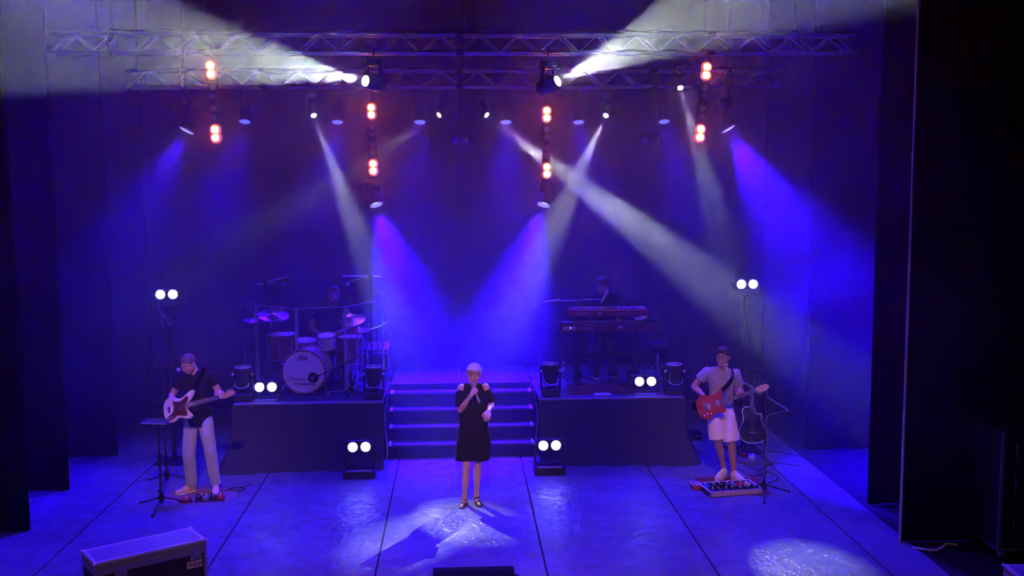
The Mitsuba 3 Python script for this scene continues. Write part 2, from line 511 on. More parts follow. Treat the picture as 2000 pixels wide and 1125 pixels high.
scene['m_skirt2'] = {'type': 'twosided', 'bsdf': {'type': 'diffuse', 'reflectance': rgb((0.05, 0.047, 0.058))}}
ra = riser(-3.08, -1.05, 13.9, 16.4, True, 'black skirted riser on the left that carries the drum kit')
skirt(ra, -3.08, -1.05, 13.88, 16.4, -1)
rb = riser(1.09, 3.12, 13.9, 16.4, True, 'black skirted riser on the right that carries the keyboards')
skirt(rb, 3.12, 1.09, 13.88, 16.4, 1)
riser(-1.04, 1.08, 15.14, 16.4, False, 'low bare riser deck at the top of the stairs')

st = thing('stage_stairs', 'wide dark stage stairs of four treads between the two risers', 'stairs')
for i in range(4):
    y0, z = 14.36 + 0.19 * i, 0.21 * (i + 1)
    part(st, 'tread', cbox(-1.03, 1.07, y0 - 0.015, y0 + 0.20, z - 0.03, z, 0.004), DECK, smooth=False)
    part(st, 'riser_board', cbox(-1.02, 1.06, y0, y0 + 0.012, z - 0.21, z - 0.03, 0.002), STAGEBLACK, smooth=False)
    for x in (-1.02, 1.02):
        part(st, 'edge_mark', cbox(x, x + 0.04, y0 - 0.017, y0 + 0.19, z - 0.02, z + 0.002, 0.001), WHITEP, 'pale tape at the end of a tread', smooth=False)
part(st, 'riser_board', cbox(-1.02, 1.06, 15.12, 15.132, 0.84, 0.93, 0.002), STAGEBLACK, smooth=False)
for x in (-1.045, 1.085):
    part(st, 'side_string', slab(Polygon([(14.3, 0.0), (15.12, 0.0), (15.12, 0.84), (15.0, 0.84), (14.3, 0.12)]), 0.02, 0.003, frame((x - 0.01, 0, 0), V(0, 1, 0), V(0, 0, 1), V(1, 0, 0))), BLACK, smooth=False)
for x, s in ((-1.05, -1), (1.09, 1)):
    solo('stair_cable', tube(curve([(x + s * 0.02, 15.1, DZ + 0.02), (x - s * 0.0, 14.9, 0.90), (x + s * 0.03, 14.5, 0.55), (x - s * 0.02, 14.25, 0.1), (x + s * 0.06, 14.1, 0.015), (x + s * 0.25, 13.6, 0.012)], 30), 0.007, 6), ALUD,
         f'thin cable running down the {"left" if s < 0 else "right"} side of the stairs', 'cable')

# ---------------------------------------------------------------- trusses and pipes
def box_truss(x0, x1, Y, z, label, bay=0.545, h=0.24):
    t = thing('lighting_truss', label, 'truss')
    for y in (Y, Y + h):
        for zz in (z, z + h):
            part(t, 'chord', cyl((x0, y, zz), (x1, y, zz), 0.025, n=12), ALUD, smooth=50)
    n = int(round((x1 - x0) / bay))
    xs = np.linspace(x0 + 0.03, x1 - 0.03, 2 * n + 1)
    for y in (Y, Y + h):
        for i in range(2 * n):
            a, b = (z + 0.02, z + h - 0.02) if i % 2 == 0 else (z + h - 0.02, z + 0.02)
            part(t, 'brace', cyl((xs[i] + 0.02, y, a), (xs[i + 1] - 0.02, y, b), 0.009, n=6), ALUD, smooth=60)
    for zz in (z, z + h):
        for i in range(n):
            part(t, 'cross_brace', cyl((xs[2 * i], Y, zz), (xs[2 * i + 1], Y + h, zz), 0.008, n=6), ALUD, smooth=60)
    for x in np.linspace(x0 + 2, x1 - 2, 3)[[0, 1, 2]]:
        for y in (Y, Y + h):
            for zz in (z, z + h):
                part(t, 'coupler', cyl((x - 0.05, y, zz), (x + 0.05, y, zz), 0.031, n=12), BLACK)
    for x in (x0 + 0.8, x1 - 0.8):
        part(t, 'hanging_chain', cyl((x, Y + h / 2, z + h - 0.02), (x, Y + h / 2, 8.99), 0.012, n=6), BLACK)
        part(t, 'sling', cat(ring(frame((x, Y + h / 2, z + h / 2), V(0, 1, 0), V(0, 0, 1), V(1, 0, 0)), 0.19, 0.014, 16, 6)), BLACK)
    return t


FT, BT = 14.15, 15.95
ZF, ZB = 5.68, 5.385
box_truss(-5.4, 5.5, FT, ZF, 'upper aluminium box truss nearest the audience, above the moving heads')
box_truss(-4.95, 5.05, BT, ZB, 'lower aluminium box truss behind, above the inner lamp battens')


def pipe(y, z, x0, x1, label):
    t = thing('fly_pipe', label, 'pipe')
    part(t, 'tube', cyl((x0, y, z), (x1, y, z), 0.025, n=14, c=0.004), BLACK, smooth=50)
    for x in (x0 + 0.6, (x0 + x1) / 2, x1 - 0.6):
        part(t, 'wire', cyl((x, y, z), (x, y, 8.99), 0.005, n=5), BLACK)


PY, PZ = 17.0, 5.46
pipe(15.2, 6.1, -5, 5.1, 'thin black fly pipe high above the trusses')
pipe(PY, PZ, -4.6, 4.7, 'black fly pipe at the back that holds the small blue lamps')
c = at(919, 66, 14.2)
solo('truss_motor', cat(cbox(c[0] - 0.06, c[0] + 0.06, 14.2, 14.34, ZF + 0.26, ZF + 0.42, 0.01), cyl((c[0], 14.27, ZF + 0.4), (c[0], 14.27, 8.99), 0.008, n=6), cbox(c[0] - 0.03, c[0] + 0.03, 14.22, 14.32, ZF + 0.2, ZF + 0.27)), ALUD,
     'small motor box sitting on the middle of the upper truss', 'hoist')


def clamp(t, x, y, z, zt):
    """A hook clamp round a tube at z with a stem down to zt."""
    part(t, 'clamp', cat(ring(frame((x, y, z), V(0, 1, 0), V(0, 0, 1), V(1, 0, 0)), 0.034, 0.009, 14, 6), cyl((x, y, z - 0.03), (x, y, zt), 0.012, n=8)), BLACK)


# ---------------------------------------------------------------- lamps
def moving_head(name, p, aim, label, cat_, group, zt, yt, r, L, lens_glow, wash=False, w=0.1):
    """A head in a yoke under a base that hangs from a tube at (yt, zt). p: the middle of the lens."""
    p = np.asarray(p, float)
    d = unit(np.asarray(aim, float) - p)
    t = thing(name, label, cat_, group)
    c = p - d * L * 0.55                        # the tilt axis
    s = unit(np.cross(d, (0, 0, 1)))
    M = basis(c, d)
    if wash:
        prof = [(r * 0.55, -L * 0.5), (r * 0.85, -L * 0.42), (r * 0.98, -L * 0.1), (r, L * 0.1), (r, L * 0.55), (r * 0.93, L * 0.55), (r * 0.93, L * 0.15)]
        part(t, 'head', lathe(prof, 32, M), BLACK)
        part(t, 'lens_rim', ring(basis(p, d), r * 0.965, r * 0.06, 40, 8), ALUD, 'pale ring round the lamp face')
        plate = p - d * L * 0.34
        B = basis(plate, d)
        part(t, 'face_plate', lathe([(r * 0.93, -0.004), (r * 0.93, 0.004)], 32, B), ALUD)
        led = [(0, 0)] + [(0.36 * r * math.cos(k * PI / 3), 0.36 * r * math.sin(k * PI / 3)) for k in range(6)] + [(0.72 * r * math.cos(k * PI / 6 + .2), 0.72 * r * math.sin(k * PI / 6 + .2)) for k in range(12)]
        part(t, 'led', cat([lathe([(r * 0.145, 0), (r * 0.145, 0.006), (r * 0.08, 0.012)], 10, B @ frame((x, y, 0.004), V(1, 0, 0), V(0, 1, 0), V(0, 0, 1))) for x, y in led]), CHIP, 'cluster of bright LED lenses', kind='stuff', **glow(lens_glow, w))
    else:
        prof = [(r * 0.6, -L * 0.55), (r * 0.95, -L * 0.45), (r, -L * 0.1), (r * 0.96, L * 0.3), (r * 0.8, L * 0.53), (r * 0.62, L * 0.54), (r * 0.6, L * 0.5)]
        part(t, 'head', lathe(prof, 28, M), BLACK)
        part(t, 'lens', lathe([(r * 0.6, -0.004), (r * 0.55, 0.008), (r * 0.3, 0.016)], 24, basis(p - d * 0.012, d)), CHIP, 'glowing lens', **glow(lens_glow, w))
    zb = c[2] + r + 0.12
    yb = c[1]
    part(t, 'base', cbox(c[0] - r * 0.95, c[0] + r * 0.95, yb - r * 0.8, yb + r * 0.8, zb, zb + 0.09, 0.012), BLACK, smooth=False)
    for q in (-1, 1):
        a = c + s * q * (r + 0.025)
        top = V(c[0], yb, zb) + unit(V(s[0], s[1], 0)) * q * (r + 0.02)
        part(t, 'yoke_arm', bar(a - V(0, 0, 0.04), top + V(0, 0, 0.02), 0.035, 0.07, s), BLACK, smooth=False)
        part(t, 'tilt_knob', cyl(a, a + s * q * 0.025, 0.02, n=12), BLACK)
    part(t, 'yoke_bridge', cbox(c[0] - r - 0.035, c[0] + r + 0.035, yb - 0.04, yb + 0.04, zb - 0.02, zb + 0.02, 0.006), BLACK, smooth=False)
    x0 = c[0]
    if abs(yb - yt) > 0.02:
        part(t, 'bracket', bar((x0, yb, zb + 0.09), (x0, yt, zb + 0.09), 0.03, 0.02), BLACK, smooth=False)
    if zt - zb > 0.5:
        part(t, 'drop_pipe', cyl((x0, yt, zb + 0.08), (x0, yt, zt - 0.05), 0.014, n=8), BLACK)
        clamp(t, x0, yt, zt, zt - 0.08)
    else:
        clamp(t, x0, yt, zt, zb + 0.08)
    return t


for i, (px, tgt, lab) in enumerate((((713, 158), at(0, 26, 10.4) - at(713, 158, 14.0), 'left moving head hung under the upper truss, throwing the wide white beam to the left'),
                                    ((1090, 158), at(2000, -270, 10.4) - at(1090, 158, 14.0), 'right moving head hung under the upper truss, throwing the wide white beam to the right'))):
    p = at(*px, 14.0)
    aim = p + tgt
    moving_head('moving_head', p, aim, lab, 'stage light', 'white moving heads', ZF, FT, 0.12, 0.30, (60, 62, 56), w=0.06)
    spot(f'head_{i}', p + unit(tgt) * 0.02, aim, GREENISH, P_HEAD * (1.45, 1.0)[i], (10.0, 13.0)[i], 0.86, 3.0)

ctr = atz(905, 1045)
narrow = [((613, 226), atz(911, 1015), 0.8, 'small moving head at the back whose white beam crosses the drum shield'),
          ((857, 225), at(150, 680, 13.0), 0.25, 'small moving head at the back with a faint white beam to the left'),
          ((951, 225), at(1720, 808, 12.4), 3.6, 'small moving head at the back whose long white beam sweeps to the right'),
          ((1183, 226), atz(805, 1050), 0.95, 'small moving head at the back whose white beam falls onto the centre stairs'),
          ((1329, 172), atz(1590, 1112), 0.42, 'small moving head under the lower truss, above the outer right lamp batten')]
for i, (px, tg, pw, lab) in enumerate(narrow):
    Y = 16.9 if i < 4 else 15.9
    p = at(*px, Y)
    moving_head('spot_head', p, tg, lab, 'stage light', None, PZ if i < 4 else ZB + 0.24, PY if i < 4 else BT, 0.075, 0.22, (28, 28, 26), w=0.05)
    spot(f'narrow_{i}', p + unit(tg - p) * 0.02, tg, WHITE, P_NARROW * pw, 4.8, 0.55, 2.0 if pw > 0.6 else 1.0)

wash = [((365, 255), 14.3, (-1.75, -1.0, -3.6), 'round LED wash light on the far left, beam down left towards the bass player', ZF, FT),
        ((735, 400), 16.1, (1.05, -1.3, -3.4), 'round LED wash light under the inner left batten, beam down over the stairs', ZB, BT),
        ((1062, 400), 16.1, (-1.15, -1.3, -3.4), 'round LED wash light under the inner right batten, beam down over the stairs', ZB, BT),
        ((1422, 252), 14.3, (1.9, -1.0, -3.5), 'round LED wash light on the far right, brightest blue beam', ZF, FT)]
for i, (px, Y, d, lab, zt, yt) in enumerate(wash):
    p = at(*px, Y)
    moving_head('wash_light', p, p + V(*d), lab, 'stage light', None, zt, yt, 0.105, 0.20, (14, 14, 34), wash=True, w=0.05)
    spot(f'wash_{i}', p + unit(V(*d)) * 0.015, p + V(*d), BLUE, P_WASH * (0.22, 2.3, 2.3, 2.3)[i], 23, 0.45, 1.1)

for i, (px, lab) in enumerate((((478, 237), 'leftmost of the six'), ((659, 238), 'second from the left of the six'), ((820, 238), 'third from the left of the six'),
                               ((988, 238), 'third from the right of the six'), ((1130, 238), 'second from the right of the six'), ((1297, 237), 'rightmost of the six'))):
    p = at(*px, PY)
    d = unit(V(0, -0.42, -0.9))
    t = thing('par_lamp', lab + ' small blue lamps on the back pipe', 'stage light', 'blue lamps on the back pipe')
    M = basis(p, d)
    r = 0.105
    part(t, 'can', lathe([(r * 0.5, -0.21), (r * 0.8, -0.19), (r * 0.86, -0.06), (r, -0.03), (r, 0.02), (r * 0.95, 0.02), (r * 0.92, -0.015)], 28, M), BLACK)
    part(t, 'lens', lathe([(r * 0.93, -0.012), (r * 0.8, 0.004), (r * 0.3, 0.012)], 28, M), CHIP, 'glowing blue lens', **glow((0.22, 0.32, 3.2), 0.05))
    c = p - d * 0.09
    for q in (-1, 1):
        part(t, 'yoke_arm', cat(bar(c + V(q * (r + 0.01), 0, -0.02), c + V(q * (r + 0.01), 0, 0.19), 0.006, 0.03, (1, 0, 0))), BLACK, smooth=False)
    part(t, 'yoke_bridge', cbox(c[0] - r - 0.015, c[0] + r + 0.015, c[1] - 0.015, c[1] + 0.015, c[2] + 0.185, c[2] + 0.195), BLACK, smooth=False)
    part(t, 'stem', bar(V(c[0], c[1], c[2] + 0.19), V(c[0], PY, PZ - 0.1), 0.02, 0.02), BLACK, smooth=False)
    clamp(t, c[0], PY, PZ, PZ - 0.11)
    spot(f'par_{i}', p + d * 0.02, p + V((-0.9, -0.5, -0.1, 0.1, 0.5, 0.9)[i], -2.7, -4.4), BLUE, P_PAR, 25, 0.3, 0.4)


def lamp_cell(t, c, d, r, lit, weight=0.08, deep=0.10):
    M = basis(c, d)
    h = part(t, 'lamp_can', lathe([(r * 0.5, -deep), (r * 0.95, -deep * 0.75), (r * 1.12, -0.02), (r * 1.12, 0.012), (r * 1.02, 0.012), (r * 1.0, -0.004)], 20, M), BLACK)
    face = lathe([(r, -0.006), (r * 0.85, 0.004), (r * 0.4, 0.009)], 20, M)
    if lit is None:
        part(t, 'lamp', face, ALUD, 'unlit lamp')
    else:
        part(t, 'lamp', face, WHITEP, 'glowing lamp', **glow(lit, weight))
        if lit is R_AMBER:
            part(t, 'halo_ring', lathe([(r * 1.5, -0.05), (r * 1.62, -0.03), (r * 1.4, -0.008), (r * 1.13, -0.004)], 24, M), CHIP, 'added amber glow ring for the halo round the lamp', **glow((0.42, 0.05, 0.0), 0.02))  # glowing ring added in place of the lens bloom round amber lamps


# four vertical battens of eight lamps, the two at each end lit amber
for px0, px1, Y, zt, yt, lab in (((411, 128), (421, 269), 14.1, ZF, FT, 'vertical eight-lamp batten with amber lamps, far left, in front of the white beam'),
                                 ((725, 210), (729, 334), 15.85, ZB, BT, 'vertical eight-lamp batten with amber lamps, inner left, below the left moving head'),
                                 ((1068, 216), (1068, 340), 15.85, ZB, BT, 'vertical eight-lamp batten with amber lamps, inner right, below the right moving head'),
                                 ((1381, 131), (1367, 268), 14.1, ZF, FT, 'vertical eight-lamp batten with amber lamps, far right, beside the round wash light')):
    t = thing('lamp_batten', lab, 'stage light')
    a, b = at(*px0, Y), at(*px1, Y)
    ax = unit(a - b)
    L = np.linalg.norm(a - b)
    face = V(0, -1, 0)
    part(t, 'rail', bar(b - ax * 0.08, a + ax * 0.08, 0.10, 0.03, (0, 1, 0)) if False else move(cbox(-0.06, 0.06, -0.015, 0.015, -0.08, L + 0.08), frame(b + V(0, 0.10, 0), unit(np.cross(V(0, 1, 0), ax)), unit(np.cross(ax, unit(np.cross(V(0, 1, 0), ax)))), ax)), BLACK, smooth=False)
    s = L / 8.75
    pos = [0, 1, 2.25, 3.25, 4.5, 5.5, 7.75, 8.75] if False else [0, 1, 2.6, 3.6, 5.15, 6.15, 7.75, 8.75]
    for k, q in enumerate(pos):
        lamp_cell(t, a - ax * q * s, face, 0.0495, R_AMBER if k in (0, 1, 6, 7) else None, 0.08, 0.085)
    top = a + ax * 0.08 + V(0, 0.10, 0)
    part(t, 'hanger', cyl(top - ax * 0.05, V(top[0], top[1], zt - 0.02), 0.012, n=8), BLACK)
    if abs(top[1] - yt) > 0.02:
        part(t, 'hanger_arm', bar(V(top[0], top[1] - 0.01, zt - 0.045), V(top[0], yt + 0.01, zt - 0.045), 0.03, 0.02), BLACK, smooth=False)
    clamp(t, top[0], yt, zt, zt - 0.05)


def twin_lamp(c, d, label, group, lit, stand_z, style):
    """A two-lamp blinder; c: between the two lamps."""
    t = thing('twin_lamp', label, 'stage light', group)
    d = unit(d)
    s = unit(np.cross(d, (0, 0, 1)))
    r = 0.066
    for q in (-1, 1):
        lamp_cell(t, c + s * q * 0.085, d, r, lit, 0.1, 0.11)
    part(t, 'housing', move(cbox(-0.18, 0.18, -0.085, 0.085, -0.11, -0.055, 0.012), frame(c, s, np.cross(d, s), d)), BLACK, smooth=False)
    for q in (-1, 1):
        part(t, 'yoke_arm', bar(c + s * q * 0.19 - d * 0.06, V(c[0], c[1], stand_z) + s * q * 0.19 - V(d[0], d[1], 0) * 0.06, 0.008, 0.035, s), BLACK, smooth=False)
        part(t, 'knob', cyl(c + s * q * 0.185 - d * 0.06, c + s * q * 0.22 - d * 0.06, 0.018, n=10), BLACK)
    b = V(c[0], c[1], stand_z) - V(d[0], d[1], 0) * 0.06
    part(t, 'yoke_base', move(cbox(-0.195, 0.195, -0.02, 0.02, -0.004, 0.004), frame(b, s, unit(np.cross(V(0, 0, 1), s)), V(0, 0, 1))), BLACK, smooth=False)
    if style == 'floor':
        part(t, 'base_plate', move(cbox(-0.16, 0.16, -0.14, 0.14, 0, 0.012), frame(V(b[0], b[1], stand_z - 0.016), s, unit(np.cross(V(0, 0, 1), s)), V(0, 0, 1))), ALUD, 'thin metal foot plate', smooth=False)
    return t


# on the deck fronts
for px, lab in (((519, 756), 'twin white lamp standing on the drum riser beside the bass drum'), ((1260.5, 745), 'twin white lamp standing on the keyboard riser at right')):
    c = at(*px, 14.08)
    twin_lamp(c, (0, -1, 0.12), lab, None, R_WHITE, DZ + 0.022, 'floor')
for px, lab in (((701.5, 873), 'twin white lamp in front of the left riser beside the stairs'), ((1073.5, 870), 'twin white lamp in front of the right riser beside the stairs')):
    c = at(*px, 13.42)
    twin_lamp(c, (0, -1, 0.12), lab, None, R_WHITE, 0.14, 'air')
    t = thing('lamp_box', lab.replace('twin white lamp', 'low black box under the twin lamp'), 'box')
    part(t, 'body', cbox(c[0] - 0.21, c[0] + 0.21, 13.34, 13.62, 0.0065, 0.125, 0.01), BLACK, smooth=False)
    part(t, 'front_edge', cbox(c[0] - 0.16, c[0] + 0.16, 13.335, 13.345, 0.112, 0.132, 0.002), ALUD, 'thin bright front edge', smooth=False)
# on stands behind the two guitarists
for px, lab, who in (((325.5, 575), 'twin white lamp high on a stand behind the bass player', 'bass player'), ((1459.5, 555), 'twin white lamp high on a stand behind the guitarist', 'guitarist')):
    c = at(*px, 14.35)
    twin_lamp(c, (0, -1, 0.05), lab, None, R_WHITE, c[2] - 0.17, 'air')
    sx = c[0] + (0.05 if who == 'bass player' else 0.0)
    t = thing('lamp_stand', f'black pole with a flat foot plate behind the {who}', 'stand')
    part(t, 'pole', cyl((c[0], 14.41, c[2] - 0.178), (c[0], 14.41, 0.03), 0.03, n=14), BLACK)
    part(t, 'foot_plate', cbox(c[0] - 0.24, c[0] + 0.24, 14.2, 14.62, 0.0065, 0.03, 0.006), BLACK, smooth=False)
    part(t, 'collar', cyl((c[0], 14.41, 1.2), (c[0], 14.41, 1.28), 0.04, n=14), BLACK)
a = at(312, 580, 14.35)
solo('lamp_cable', tube(curve([a + V(0.02, 0.05, 0.02), a + V(-0.03, 0.03, -0.1), at(310, 600, 14.35), at(316, 614, 14.35), at(326, 629, 14.34), at(333, 633, 14.34), at(334, 624, 14.34), at(327, 617, 14.35), at(315, 618, 14.36), at(320, 640, 14.38)], 60), 0.004, 6), ALUD,
     'thin cable loop hanging under the twin lamp behind the bass player', 'cable')
for px, lab in (((899, 276), 'unlit twin lamp on the back pipe between the two middle blue lamps'), ((1271, 276), 'unlit twin lamp on the back pipe next to the rightmost blue lamp')):
    c = at(*px, PY)
    t = twin_lamp(c, (0, -1, -0.3), lab, None, None, c[2] + 0.17, 'air')
    part(t, 'drop_pipe', cyl((c[0], PY + 0.06, c[2] + 0.17), (c[0], PY, PZ), 0.014, n=8), BLACK)

# ---------------------------------------------------------------- upright wash heads on the riser corners
for px, lab in (((466, 717), 'outer left upright wash head at the corner of the drum riser'), ((730, 716), 'upright wash head on the drum riser next to the stairs'),
                ((1075, 710), 'upright wash head on the keyboard riser next to the stairs'), ((1318, 711), 'outer right upright wash head at the corner of the keyboard riser')):
    c = at(*px, 14.1)
    c[0] = np.clip(c[0], -2.98, 3.02)
    t = thing('floor_wash_head', lab, 'stage light')
    r, zt = 0.11, c[2]
    part(t, 'head', lathe([(r * 0.6, zt - 0.30), (r * 0.85, zt - 0.28), (r * 0.95, zt - 0.12), (r, zt - 0.06), (r, zt), (r * 0.93, zt), (r * 0.92, zt - 0.02)], 32, frame((c[0], c[1], 0), V(1, 0, 0), V(0, 1, 0), V(0, 0, 1))), BLACK)
    part(t, 'lens_rim', ring(frame((c[0], c[1], zt), V(1, 0, 0), V(0, 1, 0), V(0, 0, 1)), r * 0.97, 0.007, 40, 8), ALU, 'bright ring on the upward face')
    part(t, 'face_plate', lathe([(r * 0.93, zt - 0.03), (r * 0.93, zt - 0.02)], 32, frame((c[0], c[1], 0), V(1, 0, 0), V(0, 1, 0), V(0, 0, 1))), LENS)
    for k in range(7):
        g = PI * (0.2 + 0.6 * k / 6) + (0 if k % 2 else 0)
        q = (r * (0.72 if k % 2 else 0.5))
        part(t, 'led_lens', lathe([(0.011, 0), (0.010, 0.006), (0.004, 0.010)], 10, frame((c[0] + q * math.cos(g + PI * 0), c[1] + q * math.sin(g), zt - 0.021), V(1, 0, 0), V(0, 1, 0), V(0, 0, 1))), CHIP)
    for q in (-1, 1):
        x = c[0] + q * (r + 0.022)
        part(t, 'yoke_arm', cbox(x - 0.016, x + 0.016, c[1] - 0.05, c[1] + 0.05, zt - 0.37, zt - 0.04, 0.012), BLACK, smooth=False)
        part(t, 'tilt_knob', cyl((x, c[1] - 0.05, zt - 0.09), (x, c[1] - 0.062, zt - 0.09), 0.018, n=12), ALU, 'pale knob')
    part(t, 'base', cbox(c[0] - 0.125, c[0] + 0.125, c[1] - 0.13, c[1] + 0.13, DZ + 0.002, DZ + 0.11, 0.014), BLACK, smooth=False)
    part(t, 'yoke_bridge', cbox(c[0] - r - 0.04, c[0] + r + 0.04, c[1] - 0.05, c[1] + 0.05, DZ + 0.108, max(DZ + 0.125, zt - 0.34), 0.01), BLACK, smooth=False)
    hz = zt - 0.25
    part(t, 'handle', tube(curve([(c[0] - 0.095, c[1] - 0.10, hz + 0.045), (c[0] - 0.09, c[1] - 0.125, hz + 0.01), (c[0] - 0.04, c[1] - 0.145, hz - 0.015), (c[0] + 0.04, c[1] - 0.145, hz - 0.015), (c[0] + 0.09, c[1] - 0.125, hz + 0.01), (c[0] + 0.095, c[1] - 0.10, hz + 0.045)], 20), 0.005, 6), ALU, 'thin bright handle')

# ---------------------------------------------------------------- the haze
g = np.stack(np.meshgrid(np.linspace(0, 1, 56), np.linspace(0, 1, 72), np.linspace(0, 1, 120), indexing='ij'), -1)      # z, y, x
X = np.stack([-8 + 16 * g[..., 2], 8.6 + 9.4 * g[..., 1], 8.6 * g[..., 0]], -1)
wob = np.stack([meshkit.fbm(X * 0.7, 3, s) for s in (11, 12, 13)], -1)
den = meshkit.fbm(X * V(1.1, 1.1, 1.5) + 2.6 * (wob - 0.5), 4, 5)
ss = lambda t: np.clip(t, 0, 1) ** 2 * (3 - 2 * np.clip(t, 0, 1))
low = (0.16 + 0.84 * ss((X[..., 1] - 12.6) / 2.6)) * (0.35 + 0.65 * ss((X[..., 2] - 0.3) / 2.2))          # thinner towards the audience and near the floor
grid = (1.15 * low * (0.55 + 1.0 * np.clip((den - 0.3) / 0.4, 0, 1))).astype(np.float32)[..., None]
scene['haze_air'] = {'type': 'heterogeneous', 'scale': 0.18, 'albedo': rgb((0.3, 0.3, 0.3)), 'phase': {'type': 'isotropic'},
                     'sigma_t': {'type': 'gridvolume', 'grid': mi.VolumeGrid(grid), 'to_world': T().translate([-8, 8.6, 0.02]).scale([16, 9.4, 8.6])}}
scene['stage_haze'] = {'type': 'cube', 'to_world': T().translate([0, 13.3, 4.32]).scale([8, 4.7, 4.3]), 'bsdf': {'type': 'null'}, 'interior': {'type': 'ref', 'id': 'haze_air'}}
labels['stage_haze'] = {'label': 'thin stage haze hanging in the air over the whole stage', 'category': 'haze', 'kind': 'stuff'}

# ================================================================ people
def sph(p, r, n=20):
    return m3.Manifold.sphere(float(r), n).translate([float(x) for x in p])


def seg(a, ra, b, rb):
    return m3.Manifold.batch_hull([sph(a, ra), sph(b, rb)])


def chain(pts):
    return [seg(pts[i][0], pts[i][1], pts[i + 1][0], pts[i + 1][1]) for i in range(len(pts) - 1)]


def hull_of(*sp):
    return m3.Manifold.batch_hull([sph(p, r) for p, r in sp])


def ell(c, M3, rad):
    """An ellipsoid with the axes M3 (columns)."""
    A = np.column_stack([M3 * np.asarray(rad)[None, :], np.asarray(c)])
    return m3.Manifold.sphere(1.0, 28).transform(A)


def melt(parts, size=0.012, it=10, cut=()):
    m = m3.Manifold.batch_boolean(parts, m3.OpType.Add)
    for n, o in cut:
        m = m.trim_by_plane([float(x) for x in unit(n)], float(np.dot(unit(n), o)))
    m = mt(m.refine_to_length(size))
    m.merge_vertices()
    if it: trimesh.smoothing.filter_taubin(m, lamb=0.5, nu=0.52, iterations=it)
    return m


def wrinkle(m, amp, f=9.0, seed=0):
    n = m.vertex_normals
    m = m.copy()
    q = m.vertices * V(f, f, f * 0.6)
    m.vertices = m.vertices + n * ((meshkit.fbm(q, 3, seed) - 0.5) * 2 * amp)[:, None]
    return m


def hand(w, d, nrm, thumb, curl=0.7, s=1.0, spread=1.0):
    """Palm and five fingers. d: where the fingers point, nrm: out of the palm, thumb: the side of the thumb."""
    d = unit(d)
    nrm = unit(nrm - np.dot(nrm, d) * d)
    t = np.cross(nrm, d)
    if np.dot(t, thumb) < 0: t = -t
    P = lambda a, b, c_: w + s * (d * a + t * b + nrm * c_)
    out = [hull_of((P(0.0, 0.012, 0), 0.017 * s), (P(0.0, -0.012, 0), 0.017 * s), (P(0.075, 0.030, 0), 0.0115 * s), (P(0.072, -0.032, 0), 0.011 * s), (P(0.03, 0.03, 0.004), 0.014 * s))]
    for k, (b, L, r) in enumerate(((0.029, 0.072, 0.0088), (0.010, 0.080, 0.009), (-0.010, 0.074, 0.0086), (-0.029, 0.060, 0.0078))):
        p, ang = P(0.078 - 0.004 * abs(k - 1), b, 0), 0.25 * curl
        pts = [(p, r * s * 1.06)]
        fan = (b * 3.2) * spread * (1 - 0.5 * curl)
        for q in range(3):
            ang += curl * (0.55, 0.85, 0.6)[q]
            v = d * math.cos(ang) + nrm * math.sin(ang) + t * fan
            p = p + unit(v) * L * s * (0.45, 0.32, 0.23)[q]
            pts.append((p, r * s * (0.98, 0.9, 0.8)[q]))
        out += chain(pts)
    a, b_ = P(0.022, 0.030, 0.008), P(0.055, 0.055, 0.022)
    e = b_ + s * 0.032 * unit(d * 0.8 + t * 0.15 + nrm * (0.3 + 0.5 * curl))
    out += chain([(a, 0.0135 * s), (b_, 0.0105 * s), (e, 0.009 * s)])
    return out


def head(c, fwd, up, s=1.0, jaw=1.0):
    """Manifolds of a head, and its frame (x: the person's left when fwd is forward, y: forward, z: up)."""
    f = unit(fwd)
    u = unit(np.asarray(up) - np.dot(up, f) * f)
    R = np.column_stack([np.cross(f, u), f, u])
    P = lambda x, y, z: c + s * (R @ V(x, y, z))
    E = lambda x, y, z, a, b, d_: ell(P(x, y, z), R, V(a, b, d_) * s)
    H = lambda *q: hull_of(*[(P(*a[:3]), a[3] * s) for a in q])
    add = [E(0, -0.012, 0.035, 0.077, 0.098, 0.088), E(0, 0.02, 0.0, 0.068, 0.075, 0.09),
           H((0.045 * jaw, 0.0, -0.06, 0.022), (-0.045 * jaw, 0.0, -0.06, 0.022), (0.02 * jaw, 0.068, -0.098, 0.018), (-0.02 * jaw, 0.068, -0.098, 0.018), (0.04, 0.055, -0.02, 0.03), (-0.04, 0.055, -0.02, 0.03)),
           H((0, 0.094, 0.022, 0.008), (0, 0.108, -0.02, 0.0125), (0, 0.095, -0.028, 0.011)), H((0.014, 0.094, -0.026, 0.009), (-0.014, 0.094, -0.026, 0.009)),
           H((0.036, 0.076, 0.034, 0.014), (0.01, 0.085, 0.032, 0.013)), H((-0.036, 0.076, 0.034, 0.014), (-0.01, 0.085, 0.032, 0.013)),
           E(0.045, 0.066, -0.022, 0.022, 0.02, 0.02), E(-0.045, 0.066, -0.022, 0.022, 0.02, 0.02)]
    for q in (-1, 1):
        add.append(E(q * 0.079, -0.008, 0.0, 0.011, 0.020, 0.032))
    sub = [E(q * 0.032, 0.094, 0.012, 0.017, 0.016, 0.011) for q in (-1, 1)]
    m = m3.Manifold.batch_boolean(add, m3.OpType.Add) - m3.Manifold.batch_boolean(sub, m3.OpType.Add)
    return m, R, P, E, H


